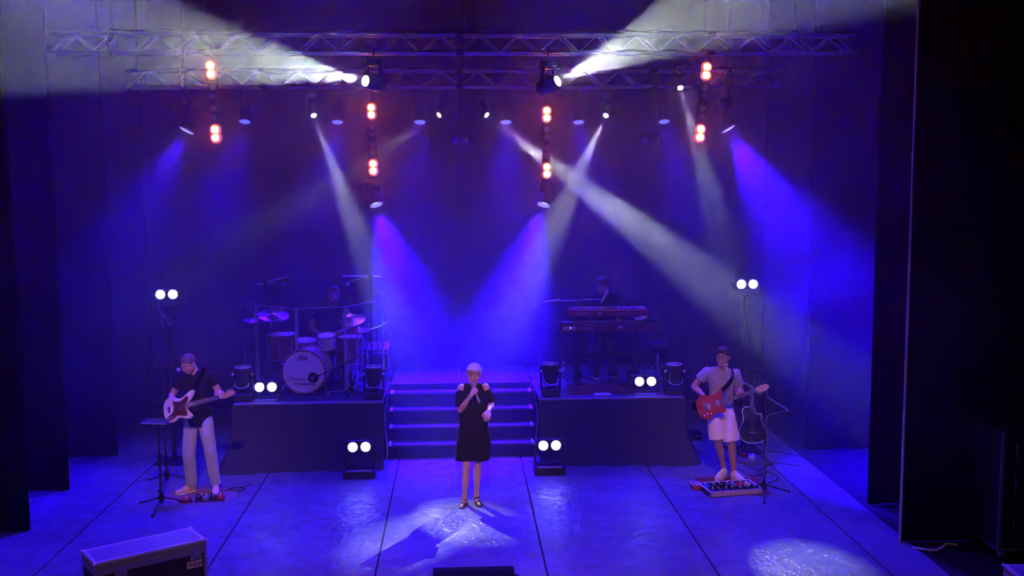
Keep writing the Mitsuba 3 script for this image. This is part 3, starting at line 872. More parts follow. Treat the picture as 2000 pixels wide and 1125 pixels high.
def face_details(t, R, P, E, H, lip=LIP, brow=HAIRB, s=1.0):
    for q in (-1, 1):
        e = part(t, 'eye', mt(E(q * 0.032, 0.074, 0.012, 0.0125, 0.0125, 0.0085)), EYEW, 'eye')
        part(t, 'eyebrow', mt(H((q * 0.048, 0.078, 0.036, 0.0045), (q * 0.03, 0.092, 0.041, 0.005), (q * 0.014, 0.096, 0.036, 0.0045))), brow, 'eyebrow')
        part(e, 'iris', mt(E(q * 0.032, 0.0835, 0.012, 0.006, 0.005, 0.006)), EYED)
    part(t, 'lips', mt(m3.Manifold.batch_boolean([H((0.02, 0.082, -0.058, 0.004), (0, 0.094, -0.054, 0.006), (-0.02, 0.082, -0.058, 0.004)), H((0.018, 0.082, -0.062, 0.004), (0, 0.093, -0.066, 0.006), (-0.018, 0.082, -0.062, 0.004))], m3.OpType.Add)), lip, 'mouth')


def hair_cap(E, P, R, c, s, grow=0.010, front=0.055, back=-0.07, fuzz=0.006, extra=()):
    """A cap of hair over the skull, cut along a line from the forehead to the nape."""
    m = m3.Manifold.batch_boolean([E(0, -0.014, 0.040, 0.077 + grow, 0.098 + grow, 0.086 + grow)] + list(extra), m3.OpType.Add)
    a, b = P(0, 0.085, front), P(0, -0.08, back)
    n = unit(np.cross(b - a, R[:, 0]))
    if np.dot(n, R[:, 2]) < 0: n = -n
    m = m.trim_by_plane([float(x) for x in n], float(np.dot(n, a)))
    m = mt(m.refine_to_length(0.012))
    m.merge_vertices()
    return wrinkle(m, fuzz, 60, 3)


def shoe(t, heel, toe, m, z=0.006, s=1.0, name='shoe', sole=WHITEP, open_top=False, label=None):
    """heel, toe: ground points; toe direction decides the shoe's length axis."""
    d = unit(V(toe[0] - heel[0], toe[1] - heel[1], 0))
    L = 0.27 * s
    o = V(heel[0], heel[1], z)
    q = np.cross(V(0, 0, 1), d)
    P = lambda a, b, h: o + d * a + q * b + V(0, 0, h)
    up = m3.Manifold.batch_boolean([hull_of((P(0.03, 0.012, 0.055), 0.028 * s), (P(0.03, -0.012, 0.055), 0.028 * s), (P(0.04, 0, 0.095), 0.032 * s), (P(0.10, 0, 0.075), 0.032 * s), (P(0.18, 0.014, 0.042), 0.03 * s), (P(0.18, -0.014, 0.042), 0.03 * s)),
                                    hull_of((P(0.16, 0.018, 0.04), 0.028 * s), (P(0.16, -0.018, 0.04), 0.028 * s), (P(L - 0.03, 0.006, 0.032), 0.024 * s), (P(L - 0.035, -0.012, 0.032), 0.023 * s))], m3.OpType.Add)
    up = up.trim_by_plane([0, 0, 1.0], z + 0.018)
    k = part(t, name, melt([up], 0.014, 6), m, label)
    out = closed_curve([(-0.005, 0), (0.02, 0.036), (0.09, 0.033), (0.18, 0.046), (0.25, 0.03), (L, 0), (0.25, -0.034), (0.18, -0.042), (0.09, -0.03), (0.02, -0.036)], 5)
    part(k, 'sole', slab(Polygon(out), 0.022, 0.005, frame(o, d, q, V(0, 0, 1))), sole, smooth=False)
    part(k, 'laces', cat([cyl(P(a, -0.018, h), P(a, 0.018, h), 0.003, n=6) for a, h in ((0.10, 0.107), (0.125, 0.096), (0.15, 0.083))]), sole)
    return P(0.045, 0, 0.1)


def arms(b, J, k, s=1.0):
    sh, el, wr = J['sh' + k], J['el' + k], J['wr' + k]
    f = lambda a, c, t: a + (c - a) * t
    return chain([(sh, 0.052 * s), (f(sh, el, 0.35), 0.047 * s), (el, 0.038 * s), (f(el, wr, 0.25), 0.041 * s), (f(el, wr, 0.7), 0.030 * s), (wr, 0.024 * s)])


def legs(J, k, s=1.0):
    hp, kn, an = J['hip' + k], J['kn' + k], J['an' + k]
    f = lambda a, c, t: a + (c - a) * t
    back = V(0, 0.012, 0)
    return chain([(hp, 0.085 * s), (f(hp, kn, 0.5), 0.072 * s), (kn, 0.053 * s), (f(kn, an, 0.3) + back, 0.054 * s), (f(kn, an, 0.75), 0.036 * s), (an, 0.034 * s)])


def torso(J, g=0.0, s=1.0, belly=0.0):
    """Chest, waist and hips between the shoulders and the hips; g: how much a garment stands off."""
    sr, sl, hr, hl = J['shR'], J['shL'], J['hipR'], J['hipL']
    ms, mh = (sr + sl) / 2, (hr + hl) / 2
    ac = unit(sl - sr)
    w = np.linalg.norm(sl - sr) / 2
    dn = unit(mh - ms)
    fw = unit(np.cross(ac, dn))
    if fw[1] > 0: fw = -fw
    ch, wa = ms + dn * 0.13, ms + (mh - ms) * 0.62
    k = s
    return [hull_of((ms - ac * w * 0.92, 0.05 * k + g), (ms + ac * w * 0.92, 0.05 * k + g), (ch - ac * 0.085 * k, 0.095 * k + g), (ch + ac * 0.085 * k, 0.095 * k + g), (ms + V(0, 0, 0.035), 0.05 * k + g)),
            hull_of((ch - ac * 0.085 * k, 0.095 * k + g), (ch + ac * 0.085 * k, 0.095 * k + g), (wa - ac * 0.07 * k + fw * belly, 0.085 * k + g), (wa + ac * 0.07 * k + fw * belly, 0.085 * k + g)),
            hull_of((wa - ac * 0.07 * k + fw * belly, 0.085 * k + g), (wa + ac * 0.07 * k + fw * belly, 0.085 * k + g), (mh - ac * 0.08 * k, 0.095 * k + g), (mh + ac * 0.08 * k, 0.095 * k + g))], ms, mh, ac, fw, dn


def sleeve(sh, el, frac, r0, r1):
    """A sleeve down to frac of the upper arm, cut square."""
    d = unit(el - sh)
    e = sh + (el - sh) * frac
    m = m3.Manifold.batch_hull([sph(sh, r0), sph(e + d * 0.03, r1)])
    return m.trim_by_plane([float(-x) for x in d], float(np.dot(-d, e)))


def person_body(t, J, hd, skin, extra=(), legs_too=True, size=0.012, s=1.0, tk=0.85):
    ts = torso(J, -0.008, tk)
    ms = ts[1]
    nb = ms + V(0, 0, 0.03)
    hm, R, P, E, H = hd
    parts = [hm] + ts[0] + chain([(nb, 0.062 * s), (P(0, -0.03, -0.06), 0.052 * s), (P(0, -0.025, 0.0), 0.05 * s)])
    for k in 'RL':
        parts += arms(None, J, k, s)
        if legs_too: parts += legs(J, k, s)
    parts += list(extra)
    return part(t, 'body', melt(parts, size, 6), skin)


def joints(Y, **px):
    return {k: at(a, b, Y + dy) for k, (a, b, dy) in px.items()}


def trousers(t, J, name, m, r, hem, waist_g=0.022, label=None, amp=0.007, mids=None):
    """r: radii at hip, knee and hem; hem: how far down the shin (1 ankle) or, below 0, up the thigh."""
    ts, ms, mh, ac, fw, dn = torso(J, waist_g, 0.87)
    w = ms + (mh - ms) * 0.80
    pel = ts[2].trim_by_plane([float(x) for x in dn], float(np.dot(dn, w)))
    parts = [pel]
    for k in 'RL':
        h, n, a = J['hip' + k], J['kn' + k], J['an' + k]
        if hem >= 0:
            e = n + (a - n) * hem
            d = unit(a - n)
            c_ = chain([(h, r[0]), (h + (n - h) * 0.5, (r[0] + r[1]) * 0.5), (n, r[1]), (n + (e - n) * 0.5, (r[1] + r[2]) * 0.5), (e + d * 0.03, r[2])])
        else:
            e = h + (n - h) * (1 + hem)
            d = unit(n - h)
            c_ = chain([(h, r[0]), (e + d * 0.05, r[2])])
        g = m3.Manifold.batch_boolean(c_, m3.OpType.Add).trim_by_plane([float(-x) for x in d], float(np.dot(-d, e)))
        parts.append(g)
    return part(t, name, wrinkle(melt(parts, 0.016, 6), amp, 11, 4), m, label)


def shirt(t, J, name, m, hem, frac, rs, g=0.012, label=None, amp=0.006, belly=0.0, s=0.87):
    ts, ms, mh, ac, fw, dn = torso(J, g, s, belly)
    low = hull_of(*[(mh + ac * q * 0.08 * s + dn * h, 0.097 * s + g) for q in (-1, 1) for h in (0.0, 0.16)])
    b = m3.Manifold.batch_boolean(ts[:] + [low], m3.OpType.Add)
    o = ms + (mh - ms) * hem
    b = b.trim_by_plane([float(-x) for x in dn], float(np.dot(-dn, o)))
    parts = [b]
    for k in 'RL':
        parts.append(sleeve(J['sh' + k], J['el' + k], frac, rs[0], rs[1]))
    return part(t, name, wrinkle(melt(parts, 0.014, 6), amp, 10, 8), m, label)


# ---------------------------------------------------------------- singer
Ys = 12.2
J = joints(Ys, shR=(901, 757, 0.02), shL=(948, 756, 0.02), elR=(899, 801, -0.06), wrR=(921, 771, -0.20), elL=(960, 789, 0.03), wrL=(954, 803, -0.20),
           hipR=(910, 852, 0), hipL=(940, 852, 0), knR=(911, 906, -0.05), knL=(933, 905, 0.0), anR=(907, 974, 0.0), anL=(931, 969, 0.05))
t = thing('person', 'woman singer with short blonde hair in a black cold-shoulder dress at centre stage', 'person')
hc = at(926, 732, Ys - 0.02)
hd = head(hc, V(-0.12, -1, -0.12), V(0.05, 0, 1), 0.98, 0.9)
hm, R, P, E_, H_ = hd
ex = hand(J['wrR'], V(0.55, -0.05, 0.8), V(0.45, 0.6, -0.2), V(-0.5, 0.5, 0.5), 1.25, 0.92)
ex += hand(J['wrL'], V(-0.15, -0.75, -0.5), V(-0.3, 0.3, -1), V(-1, 0, 0), 0.45, 0.92)
for k in 'RL':
    g0 = J['an' + k]
    d = V(-0.25, -1, 0) if k == 'R' else V(0.2, -1, 0)
    d = unit(d)
    f0 = V(g0[0], g0[1], 0)
    ex += chain([(g0, 0.034), (f0 + d * -0.02 + V(0, 0, 0.045), 0.03), (f0 + d * 0.09 + V(0, 0, 0.032), 0.024), (f0 + d * 0.155 + V(0, 0, 0.026), 0.017)])
person_body(t, J, hd, SKIN, ex, s=0.9, tk=0.78)
face_details(t, R, P, E_, H_, brow=HAIRC)
part(t, 'hair', hair_cap(E_, P, R, hc, 1, 0.020, 0.062, -0.075, 0.008, [E_(0.03, 0.055, 0.085, 0.06, 0.045, 0.03), E_(0.072, 0.02, 0.03, 0.018, 0.04, 0.05), E_(-0.072, 0.02, 0.03, 0.018, 0.04, 0.05)]), HAIRW, 'short blonde hair swept to the side')
ts, ms, mh, ac, fw, dn = torso(J, 0.008, 0.78, 0.03)
sr, sl = J['shR'], J['shL']
w = np.linalg.norm(sl - sr) / 2
ch = ms + dn * 0.13
bust = ms + dn * 0.19
hem = V(0, 0, 0.62) + V((J['knR'][0] + J['knL'][0]) / 2, Ys, 0)
top = hull_of((ms - ac * w * 0.55 + V(0, 0, 0.012), 0.042), (ms + ac * w * 0.55 + V(0, 0, 0.012), 0.042), (ch - ac * 0.09, 0.088), (ch + ac * 0.09, 0.088))
bst = hull_of((ch - ac * 0.09, 0.09), (ch + ac * 0.09, 0.09), (bust - ac * 0.075 + fw * 0.05, 0.072), (bust + ac * 0.075 + fw * 0.05, 0.072), (mh - ac * 0.075 + fw * 0.02 - dn * 0.1, 0.10), (mh + ac * 0.075 + fw * 0.02 - dn * 0.1, 0.10))
low = hull_of((mh - ac * 0.075 + fw * 0.02 - dn * 0.1, 0.10), (mh + ac * 0.075 + fw * 0.02 - dn * 0.1, 0.10), (mh - ac * 0.10 + dn * 0.02, 0.11), (mh + ac * 0.10 + dn * 0.02, 0.11), (hem - ac * 0.105 + V(0, 0, -0.12), 0.105), (hem + ac * 0.105 + V(0, 0, -0.12), 0.105)).trim_by_plane([0, 0, 1.0], 0.565)
parts = [top, bst, low]
for k in 'RL':
    a, b = sr if k == 'R' else sl, J['el' + k]
    d = unit(b - a)
    q = a + d * 0.07
    sg = m3.Manifold.batch_hull([sph(q, 0.058), sph(q + V(0.05 if k == 'R' else -0.05, 0, -0.06), 0.06), sph(a + (b - a) * 0.86, 0.062)]).trim_by_plane([float(-x) for x in d], float(np.dot(-d, a + (b - a) * 0.86)))
    parts.append(sg)
part(t, 'dress', wrinkle(melt(parts, 0.014, 5), 0.006, 9, 21), DRESS, 'black knee-length dress')
part(t, 'bracelet', ring(basis(J['wrR'] + unit(J['elR'] - J['wrR']) * 0.035, J['elR'] - J['wrR']), 0.029, 0.006, 20, 6), CHROME, 'silver bracelet')
for k in 'RL':
    g0 = J['an' + k]
    d = unit(V(-0.25, -1, 0) if k == 'R' else V(0.2, -1, 0))
    q = np.cross(V(0, 0, 1), d)
    out = closed_curve([(-0.05, 0), (-0.03, 0.03), (0.05, 0.026), (0.12, 0.042), (0.18, 0.022), (0.19, 0), (0.18, -0.022), (0.12, -0.038), (0.05, -0.024), (-0.03, -0.03)], 4)
    sd = part(t, 'sandal', slab(Polygon(out), 0.016, 0.004, frame(V(g0[0], g0[1], 0.0065), d, q, V(0, 0, 1))), SHOEB, 'black sandal', smooth=False)
    part(sd, 'strap', ring(basis(g0 + V(0, 0, -0.01), V(0, 0, 1)), 0.037, 0.006, 18, 6), SHOEB)
    part(sd, 'toe_strap', tube(curve([V(g0[0], g0[1], 0.02) + d * 0.10 + q * 0.04, V(g0[0], g0[1], 0.062) + d * 0.095, V(g0[0], g0[1], 0.02) + d * 0.10 - q * 0.04], 12), 0.008, 6), SHOEB)
    part(sd, 'heel', cyl(V(g0[0], g0[1], 0.007) - d * 0.03, V(g0[0], g0[1], 0.03) - d * 0.03, 0.02, n=10), SHOEB)


def microphone(a, b, label, m=BLACK, group=None):
    """a: middle of the grille, b: the tail."""
    t = thing('microphone', label, 'microphone', group)
    d = unit(b - a)
    part(t, 'handle', lathe([(0.018, 0.0), (0.0215, 0.012), (0.018, 0.05), (0.013, np.linalg.norm(b - a) - 0.01), (0.011, np.linalg.norm(b - a))], 16, basis(a + d * 0.02, d)), m)
    part(t, 'grille', mt(ell(a, np.eye(3), V(0.025, 0.025, 0.026))), ALUD, 'rounded metal grille')
    part(t, 'band', ring(basis(a + d * 0.018, d), 0.0225, 0.003, 18, 6), ALU)
    return t


ma = P(0.0, 0.135, -0.075)
microphone(ma, ma + unit(V(0.33, -0.25, -0.95)) * 0.22, 'handheld microphone in the singer\'s raised hand', ALUD)

# ---------------------------------------------------------------- bass player
Yb = 12.9
J = joints(Yb, shR=(356, 738, 0.06), shL=(410, 733, -0.05), elR=(336, 771, 0.10), wrR=(335, 789, -0.13), elL=(429, 768, -0.02), wrL=(424, 777, -0.24),
           hipR=(374, 822, 0.03), hipL=(401, 822, -0.02), knR=(369, 884, -0.02), knL=(411, 882, -0.05), anR=(374, 949, 0.05), anL=(422, 945, 0.02))
t = thing('person', 'bass player with cropped hair in black t-shirt and pale jeans, looking down', 'person')
hc = at(368, 711, Yb - 0.05)
hd = head(hc, V(-0.42, -0.8, -0.52), V(-0.1, -0.3, 1), 1.0, 1.05)
hm, R, P, E_, H_ = hd
ex = hand(J['wrR'], V(0.35, -0.35, -0.85), V(0.5, 0.8, 0.0), V(0.6, -0.3, 0.6), 0.8)
ex += hand(J['wrL'], V(0.55, -0.55, 0.45), V(-0.2, 0.7, 0.7), V(-0.4, 0.6, 0.5), 1.1)
person_body(t, J, hd, SKIN, ex)
face_details(t, R, P, E_, H_, brow=HAIRC)
part(t, 'hair', hair_cap(E_, P, R, hc, 1, 0.005, 0.085, -0.06, 0.002), HAIRC, 'closely cropped hair')
part(t, 'beard', mt((m3.Manifold.batch_boolean([H_((0.048, 0.01, -0.065, 0.022), (-0.048, 0.01, -0.065, 0.022), (0.02, 0.07, -0.102, 0.021), (-0.02, 0.07, -0.102, 0.021))], m3.OpType.Add)).trim_by_plane([float(-x) for x in unit(R @ V(0, 0.35, 1))], float(np.dot(-unit(R @ V(0, 0.35, 1)), P(0, 0.07, -0.072))))), HAIRB, 'short beard')
part(t, 'ear_monitor', mt(E_(-0.088, 0.0, -0.004, 0.007, 0.009, 0.010)), WHITEP, 'white ear piece')
shirt(t, J, 't_shirt', TEEBLK, 1.10, 0.52, (0.066, 0.068), 0.014, 'plain black t-shirt', 0.007)
trousers(t, J, 'jeans', JEANS, (0.098, 0.080, 0.070), 1.0, 0.012, 'pale loose jeans', 0.011)
shoe(t, (J['anR'][0] + 0.045, J['anR'][1] + 0.03), (J['anR'][0] - 0.13, J['anR'][1] - 0.13), SHOET, 0.012, 1.05, label='pale tan shoe')
shoe(t, (J['anL'][0] - 0.012, J['anL'][1] + 0.03), (J['anL'][0] + 0.04, J['anL'][1] - 0.2), SHOET, 0.012, 1.05, label='pale tan shoe')
strap_from, strap_sh = None, J['shL']
bassJ = J

# ---------------------------------------------------------------- guitarist
Yg = 13.0
J = joints(Yg, shR=(1381, 726, 0.02), shL=(1437, 730, 0.02), elR=(1355, 755, 0.06), wrR=(1379, 777, -0.14), elL=(1449, 772, 0.04), wrL=(1441, 774, -0.20),
           hipR=(1396, 812, 0), hipL=(1421, 812, 0), knR=(1402, 862, -0.04), knL=(1429, 866, -0.05), anR=(1413, 910, 0.10), anL=(1433, 922, 0.0))
t = thing('person', 'guitarist with glasses and dark hair in a grey t-shirt and pale shorts', 'person')
hc = at(1412, 697, Yg - 0.03)
hd = head(hc, V(-0.5, -0.86, -0.08), V(0.0, 0, 1), 1.0, 1.0)
hm, R, P, E_, H_ = hd
ex = hand(J['wrR'], V(0.8, -0.3, -0.25), V(0.1, 0.9, -0.2), V(0.3, 0, 1), 0.7)
ex += hand(J['wrL'], V(0.35, -0.3, 0.75), V(-0.3, 0.85, 0.3), V(-0.7, 0.3, 0.2), 1.2)
person_body(t, J, hd, SKINB, ex)
face_details(t, R, P, E_, H_)
part(t, 'hair', hair_cap(E_, P, R, hc, 1, 0.014, 0.068, -0.06, 0.006, [E_(0, 0.05, 0.105, 0.06, 0.05, 0.028)]), HAIRB, 'short dark hair brushed up')
gl = part(t, 'glasses', cat([ring(frame(P(q * 0.032, 0.106, 0.010), R[:, 0] * 1.1, R[:, 2] * 0.72, R[:, 1]), 0.0215, 0.0018, 18, 6) for q in (-1, 1)]), BLACK, 'dark-rimmed glasses')
part(gl, 'bridge', cyl(P(-0.011, 0.107, 0.015), P(0.011, 0.107, 0.015), 0.0025, n=6), BLACK)
for q in (-1, 1):
    part(gl, 'temple', cyl(P(q * 0.054, 0.103, 0.015), P(q * 0.08, -0.005, 0.014), 0.0025, n=6), BLACK)
shirt(t, J, 't_shirt', TEEGRY, 1.05, 0.52, (0.068, 0.075), 0.014, 'plain grey t-shirt', 0.008)
trousers(t, J, 'shorts', SHORTS, (0.105, 0.10, 0.112), -0.10, 0.018, 'pale knee-length shorts', 0.008)
shoe(t, (J['anR'][0] + 0.035, J['anR'][1] + 0.03), (J['anR'][0] - 0.12, J['anR'][1] - 0.16), SHOEW, 0.012, 1.08, label='white trainer')
shoe(t, (J['anL'][0] - 0.015, J['anL'][1] + 0.03), (J['anL'][0] + 0.08, J['anL'][1] - 0.2), SHOEW, 0.012, 1.08, label='white trainer')
guitJ = J

# ---------------------------------------------------------------- drummer, seated
Yd = 15.45
J = joints(Yd, shR=(623, 604, 0), shL=(676, 602, 0.02), elR=(606, 637, -0.02), wrR=(622, 651, -0.28), elL=(690, 640, -0.02), wrL=(662, 648, -0.32),
           hipR=(640, 668, 0), hipL=(666, 668, 0), knR=(625, 676, -0.45), knL=(684, 676, -0.45), anR=(622, 724, -0.42), anL=(688, 722, -0.45))
t = thing('person', 'drummer with shaved head in a dark polo shirt seated behind the drum kit', 'person')
hc = at(651.5, 575, Yd - 0.03)
hd = head(hc, V(-0.55, -0.82, -0.1), V(0.03, 0, 1), 1.04, 1.12)
hm, R, P, E_, H_ = hd
ex = hand(J['wrR'], V(0.7, -0.6, -0.25), V(-0.2, 0.0, -1), V(0.5, 0.8, 0), 0.9)
ex += hand(J['wrL'], V(-0.6, -0.7, -0.2), V(0.1, 0, -1), V(-0.6, 0.6, 0), 1.0)
person_body(t, J, hd, SKINB, ex)
face_details(t, R, P, E_, H_)
part(t, 'hair', hair_cap(E_, P, R, hc, 1, 0.004, 0.085, -0.05, 0.002), HAIRC, 'shaved hair')
part(t, 'beard', mt((H_((0.052, 0.01, -0.062, 0.023), (-0.052, 0.01, -0.062, 0.023), (0.02, 0.07, -0.104, 0.022), (-0.02, 0.07, -0.104, 0.022))).trim_by_plane([float(-x) for x in unit(R @ V(0, 0.35, 1))], float(np.dot(-unit(R @ V(0, 0.35, 1)), P(0, 0.07, -0.072))))), HAIRB, 'short beard')
shirt(t, J, 'polo_shirt', TEEBLK, 1.02, 0.55, (0.072, 0.075), 0.022, 'dark polo shirt', 0.008, 0.05, 0.95)
part(t, 'collar', ring(basis((J['shR'] + J['shL']) / 2 + V(0, -0.025, 0.088), V(0, -0.45, 1)), 0.066, 0.012, 24, 8), TEEGRY, 'pale collar edge')
trousers(t, J, 'trousers', JEANSD, (0.1, 0.082, 0.075), 1.0, 0.012)
shoe(t, (J['anR'][0], J['anR'][1] + 0.04), (J['anR'][0], J['anR'][1] - 0.2), SHOEB, DZ + 0.012, 1.0)
shoe(t, (J['anL'][0], J['anL'][1] + 0.04), (J['anL'][0] + 0.03, J['anL'][1] - 0.2), SHOEB, DZ + 0.012, 1.0)
drumJ = J

# ---------------------------------------------------------------- keyboard player
Yk = 15.3
J = joints(Yk, shR=(1152, 583, 0), shL=(1208, 581, 0.02), elR=(1147, 614, 0.02), wrR=(1168, 602, -0.24), elL=(1221, 613, 0.02), wrL=(1208, 622, -0.32),
           hipR=(1168, 656, 0.06), hipL=(1194, 656, 0.06), knR=(1160, 692, -0.02), knL=(1196, 692, 0.0), anR=(1164, 731, 0.04), anL=(1195, 730, 0.12))
t = thing('person', 'keyboard player with dark hair in a dark t-shirt standing behind two keyboards', 'person')
hc = at(1178, 556, Yk - 0.05)
hd = head(hc, V(-0.45, -0.8, -0.45), V(-0.08, -0.2, 1), 1.02, 1.02)
hm, R, P, E_, H_ = hd
ex = hand(J['wrR'], V(0.5, -0.85, -0.05), V(0, 0, -1), V(0.8, 0, 0), 0.6)
ex += hand(J['wrL'], V(-0.3, -0.85, -0.1), V(0, 0, -1), V(-0.8, 0, 0), 0.6)
person_body(t, J, hd, SKINB, ex)
face_details(t, R, P, E_, H_)
part(t, 'hair', hair_cap(E_, P, R, hc, 1, 0.016, 0.068, -0.075, 0.006, [E_(0, 0.045, 0.10, 0.065, 0.055, 0.032)]), HAIRB, 'dark hair')
shirt(t, J, 't_shirt', TEEBLK, 1.0, 0.6, (0.072, 0.078), 0.022, 'dark t-shirt', 0.008, 0.02, 0.95)
trousers(t, J, 'jeans', JEANSD, (0.102, 0.075, 0.064), 1.0, 0.012, 'dark jeans', 0.007)
shoe(t, (J['anR'][0], J['anR'][1] + 0.04), (J['anR'][0] - 0.02, J['anR'][1] - 0.2), SHOEB, DZ + 0.012, 1.0)
shoe(t, (J['anL'][0], J['anL'][1] + 0.04), (J['anL'][0] + 0.03, J['anL'][1] - 0.2), SHOEB, DZ + 0.012, 1.0)

# ================================================================ guitars (x along the strings from the bridge, y up, z out of the front)
def gframe(bridge, nut, front):
    x = unit(nut - bridge)
    z = unit(np.asarray(front, float) - np.dot(front, x) * x)
    return frame(bridge, x, np.cross(z, x), z)


def neck_parts(t, M, x0, scale, w0, w1, strings, neckm, boardm, head_pts, headm, z, nfr, inline, dots=True):
    A = lambda m: move(m, M)
    nk = part(t, 'neck', A(cat(hullpts([(x0 - 0.05, -w0 / 2, z - 0.012), (x0 - 0.05, w0 / 2, z - 0.012), (scale, -w1 / 2, z - 0.012), (scale, w1 / 2, z - 0.012), (x0 - 0.05, -w0 / 2, z), (x0 - 0.05, w0 / 2, z), (scale, -w1 / 2, z), (scale, w1 / 2, z),
                                (x0, 0, z - 0.026), (scale, 0, z - 0.023)]))), neckm, smooth=40)
    bd = part(t, 'fretboard', A(hullpts([(x0 - 0.06, -w0 / 2, z), (x0 - 0.06, w0 / 2, z), (scale, -w1 / 2, z), (scale, w1 / 2, z), (x0 - 0.06, -w0 / 2 + .001, z + 0.005), (x0 - 0.06, w0 / 2 - .001, z + 0.005), (scale, -w1 / 2 + .001, z + 0.005), (scale, w1 / 2 - .001, z + 0.005)])), boardm, smooth=False)
    fr = []
    for k in range(1, nfr + 1):
        x = scale * 2 ** (-k / 12)
        if x < x0 - 0.05: break
        w = w0 + (w1 - w0) * (x - x0) / (scale - x0)
        fr.append(cbox(x - 0.0012, x + 0.0012, -w / 2, w / 2, z + 0.004, z + 0.0072, 0.0005))
    part(bd, 'fret', A(cat(fr)), ALU, kind='stuff', smooth=False)
    if dots:
        dt = []
        for k in (3, 5, 7, 9, 12, 15, 17):
            x = scale * (2 ** (-k / 12) + 2 ** (-(k - 1) / 12)) / 2
            if x > x0 - 0.04: dt.append(cyl((x, 0, z + 0.004), (x, 0, z + 0.0062), 0.004, n=10))
        part(bd, 'inlay', A(cat(dt)), KEYW, kind='stuff', smooth=False)
    part(t, 'nut', A(cbox(scale - 0.002, scale + 0.003, -w1 / 2, w1 / 2, z, z + 0.009, 0.001)), KEYW, smooth=False)
    hs = part(t, 'headstock', A(slab2(Polygon(closed_curve(head_pts, 5)), 0.015, 0.003, frame((scale, 0, z - 0.016), V(1, 0, 0), V(0, 1, 0), V(0, 0, 1)))), headm, smooth=False)
    for (px, py, sd) in inline:
        x, y = scale + px, py
        part(hs, 'tuner', A(cat(cyl((x, y, z - 0.004), (x, y, z + 0.012), 0.0055, n=10), cyl((x, y, z - 0.012), (x, y + sd * 0.03, z - 0.012), 0.003, n=6), move(cbox(-0.008, 0.008, -0.003, 0.003, -0.012, 0.012, 0.002), frame((x, y + sd * 0.04, z - 0.012), V(1, 0, 0), V(0, 0, 1), V(0, 1, 0))))), CHROME)
    for k in range(strings):
        f = (k / (strings - 1) - 0.5)
        part(t, 'string', A(cyl((0, f * w0 * 1.05, z + 0.011), (scale, f * w1 * 0.85, z + 0.0095), 0.0007, n=4)), CHROME)


# ---------------------------------------------------------------- the bass
t = thing('bass_guitar', 'cream electric bass with dark pickguard held by the bass player', 'bass guitar')
front = unit(V(-0.42, -0.86, 0.25))
br = at(333, 800, Yb - 0.20)
nt = at(436, 774, Yb - 0.20 - 0.34)
nt = br + unit(nt - br) * 0.80
M = gframe(br, nt, front)
A = lambda m: move(m, M)
outl = closed_curve([(-0.115, 0.0), (-0.105, 0.085), (-0.045, 0.145), (0.04, 0.150), (0.115, 0.118), (0.185, 0.112), (0.26, 0.145), (0.345, 0.178), (0.378, 0.160), (0.352, 0.105), (0.29, 0.05), (0.255, 0.034), (0.25, -0.034), (0.275, -0.075), (0.315, -0.115), (0.318, -0.145), (0.27, -0.165), (0.19, -0.145), (0.115, -0.125), (0.03, -0.155), (-0.05, -0.150), (-0.105, -0.085)], 5)
body = part(t, 'body', A(slab2(Polygon(outl), 0.042, 0.010, frame((0, 0, -0.042), V(1, 0, 0), V(0, 1, 0), V(0, 0, 1)))), CREAM, 'cream lacquered body')
guard = closed_curve([(0.045, 0.095), (0.12, 0.075), (0.20, 0.085), (0.27, 0.115), (0.30, 0.09), (0.265, 0.035), (0.245, -0.035), (0.265, -0.085), (0.25, -0.125), (0.19, -0.115), (0.11, -0.098), (0.03, -0.130), (-0.04, -0.125), (-0.05, -0.085), (0.03, -0.05), (0.055, 0.03)], 4)
pg = part(t, 'pickguard', A(slab(Polygon(guard), 0.003, 0.001, frame((0, 0, 0.0), V(1, 0, 0), V(0, 1, 0), V(0, 0, 1)))), TORT, 'dark tortoiseshell pickguard', smooth=False)
for x, y in ((0.13, 0.022), (0.105, -0.022)):
    part(t, 'pickup', A(cbox(x - 0.015, x + 0.015, y - 0.028, y + 0.028, 0.003, 0.014, 0.003)), MATT, smooth=False)
part(t, 'bridge', A(cat(cbox(-0.035, 0.012, -0.04, 0.04, 0, 0.004, 0.001), *[cyl((-0.02, y, 0.008), (0.008, y, 0.008), 0.005, n=8) for y in (-0.028, -0.01, 0.01, 0.028)])), CHROME)
for x, y in ((0.015, -0.100), (-0.025, -0.105)):
    part(t, 'knob', A(cyl((x, y, 0.003), (x, y, 0.018), 0.010, n=14, c=0.002)), CHROME)
part(t, 'strap_button', A(cyl((0.372, 0.165, -0.02), (0.392, 0.178, -0.02), 0.007, n=10)), CHROME)
neck_parts(t, M, 0.30, 0.80, 0.062, 0.042, 4, MAPLE, ROSEW, [(0, -0.022), (0.0, 0.022), (0.05, 0.035), (0.13, 0.052), (0.19, 0.045), (0.215, 0.015), (0.20, -0.012), (0.12, -0.028), (0.05, -0.03)], MAPLE, 0.012, 20,
           [(0.045, 0.02, 1), (0.09, 0.026, 1), (0.135, 0.03, 1), (0.178, 0.025, 1)])
J = bassJ
ms = (J['shR'] + J['shL']) / 2
horn = (M @ np.append(V(0.375, 0.165, -0.03), 1))[:3]
tail = (M @ np.append(V(-0.115, 0.0, -0.02), 1))[:3]
nb = V(J['shL'][0] * 0.62 + ms[0] * 0.38, J['shL'][1] * 0.62 + ms[1] * 0.38, J['shL'][2] + 0.085)


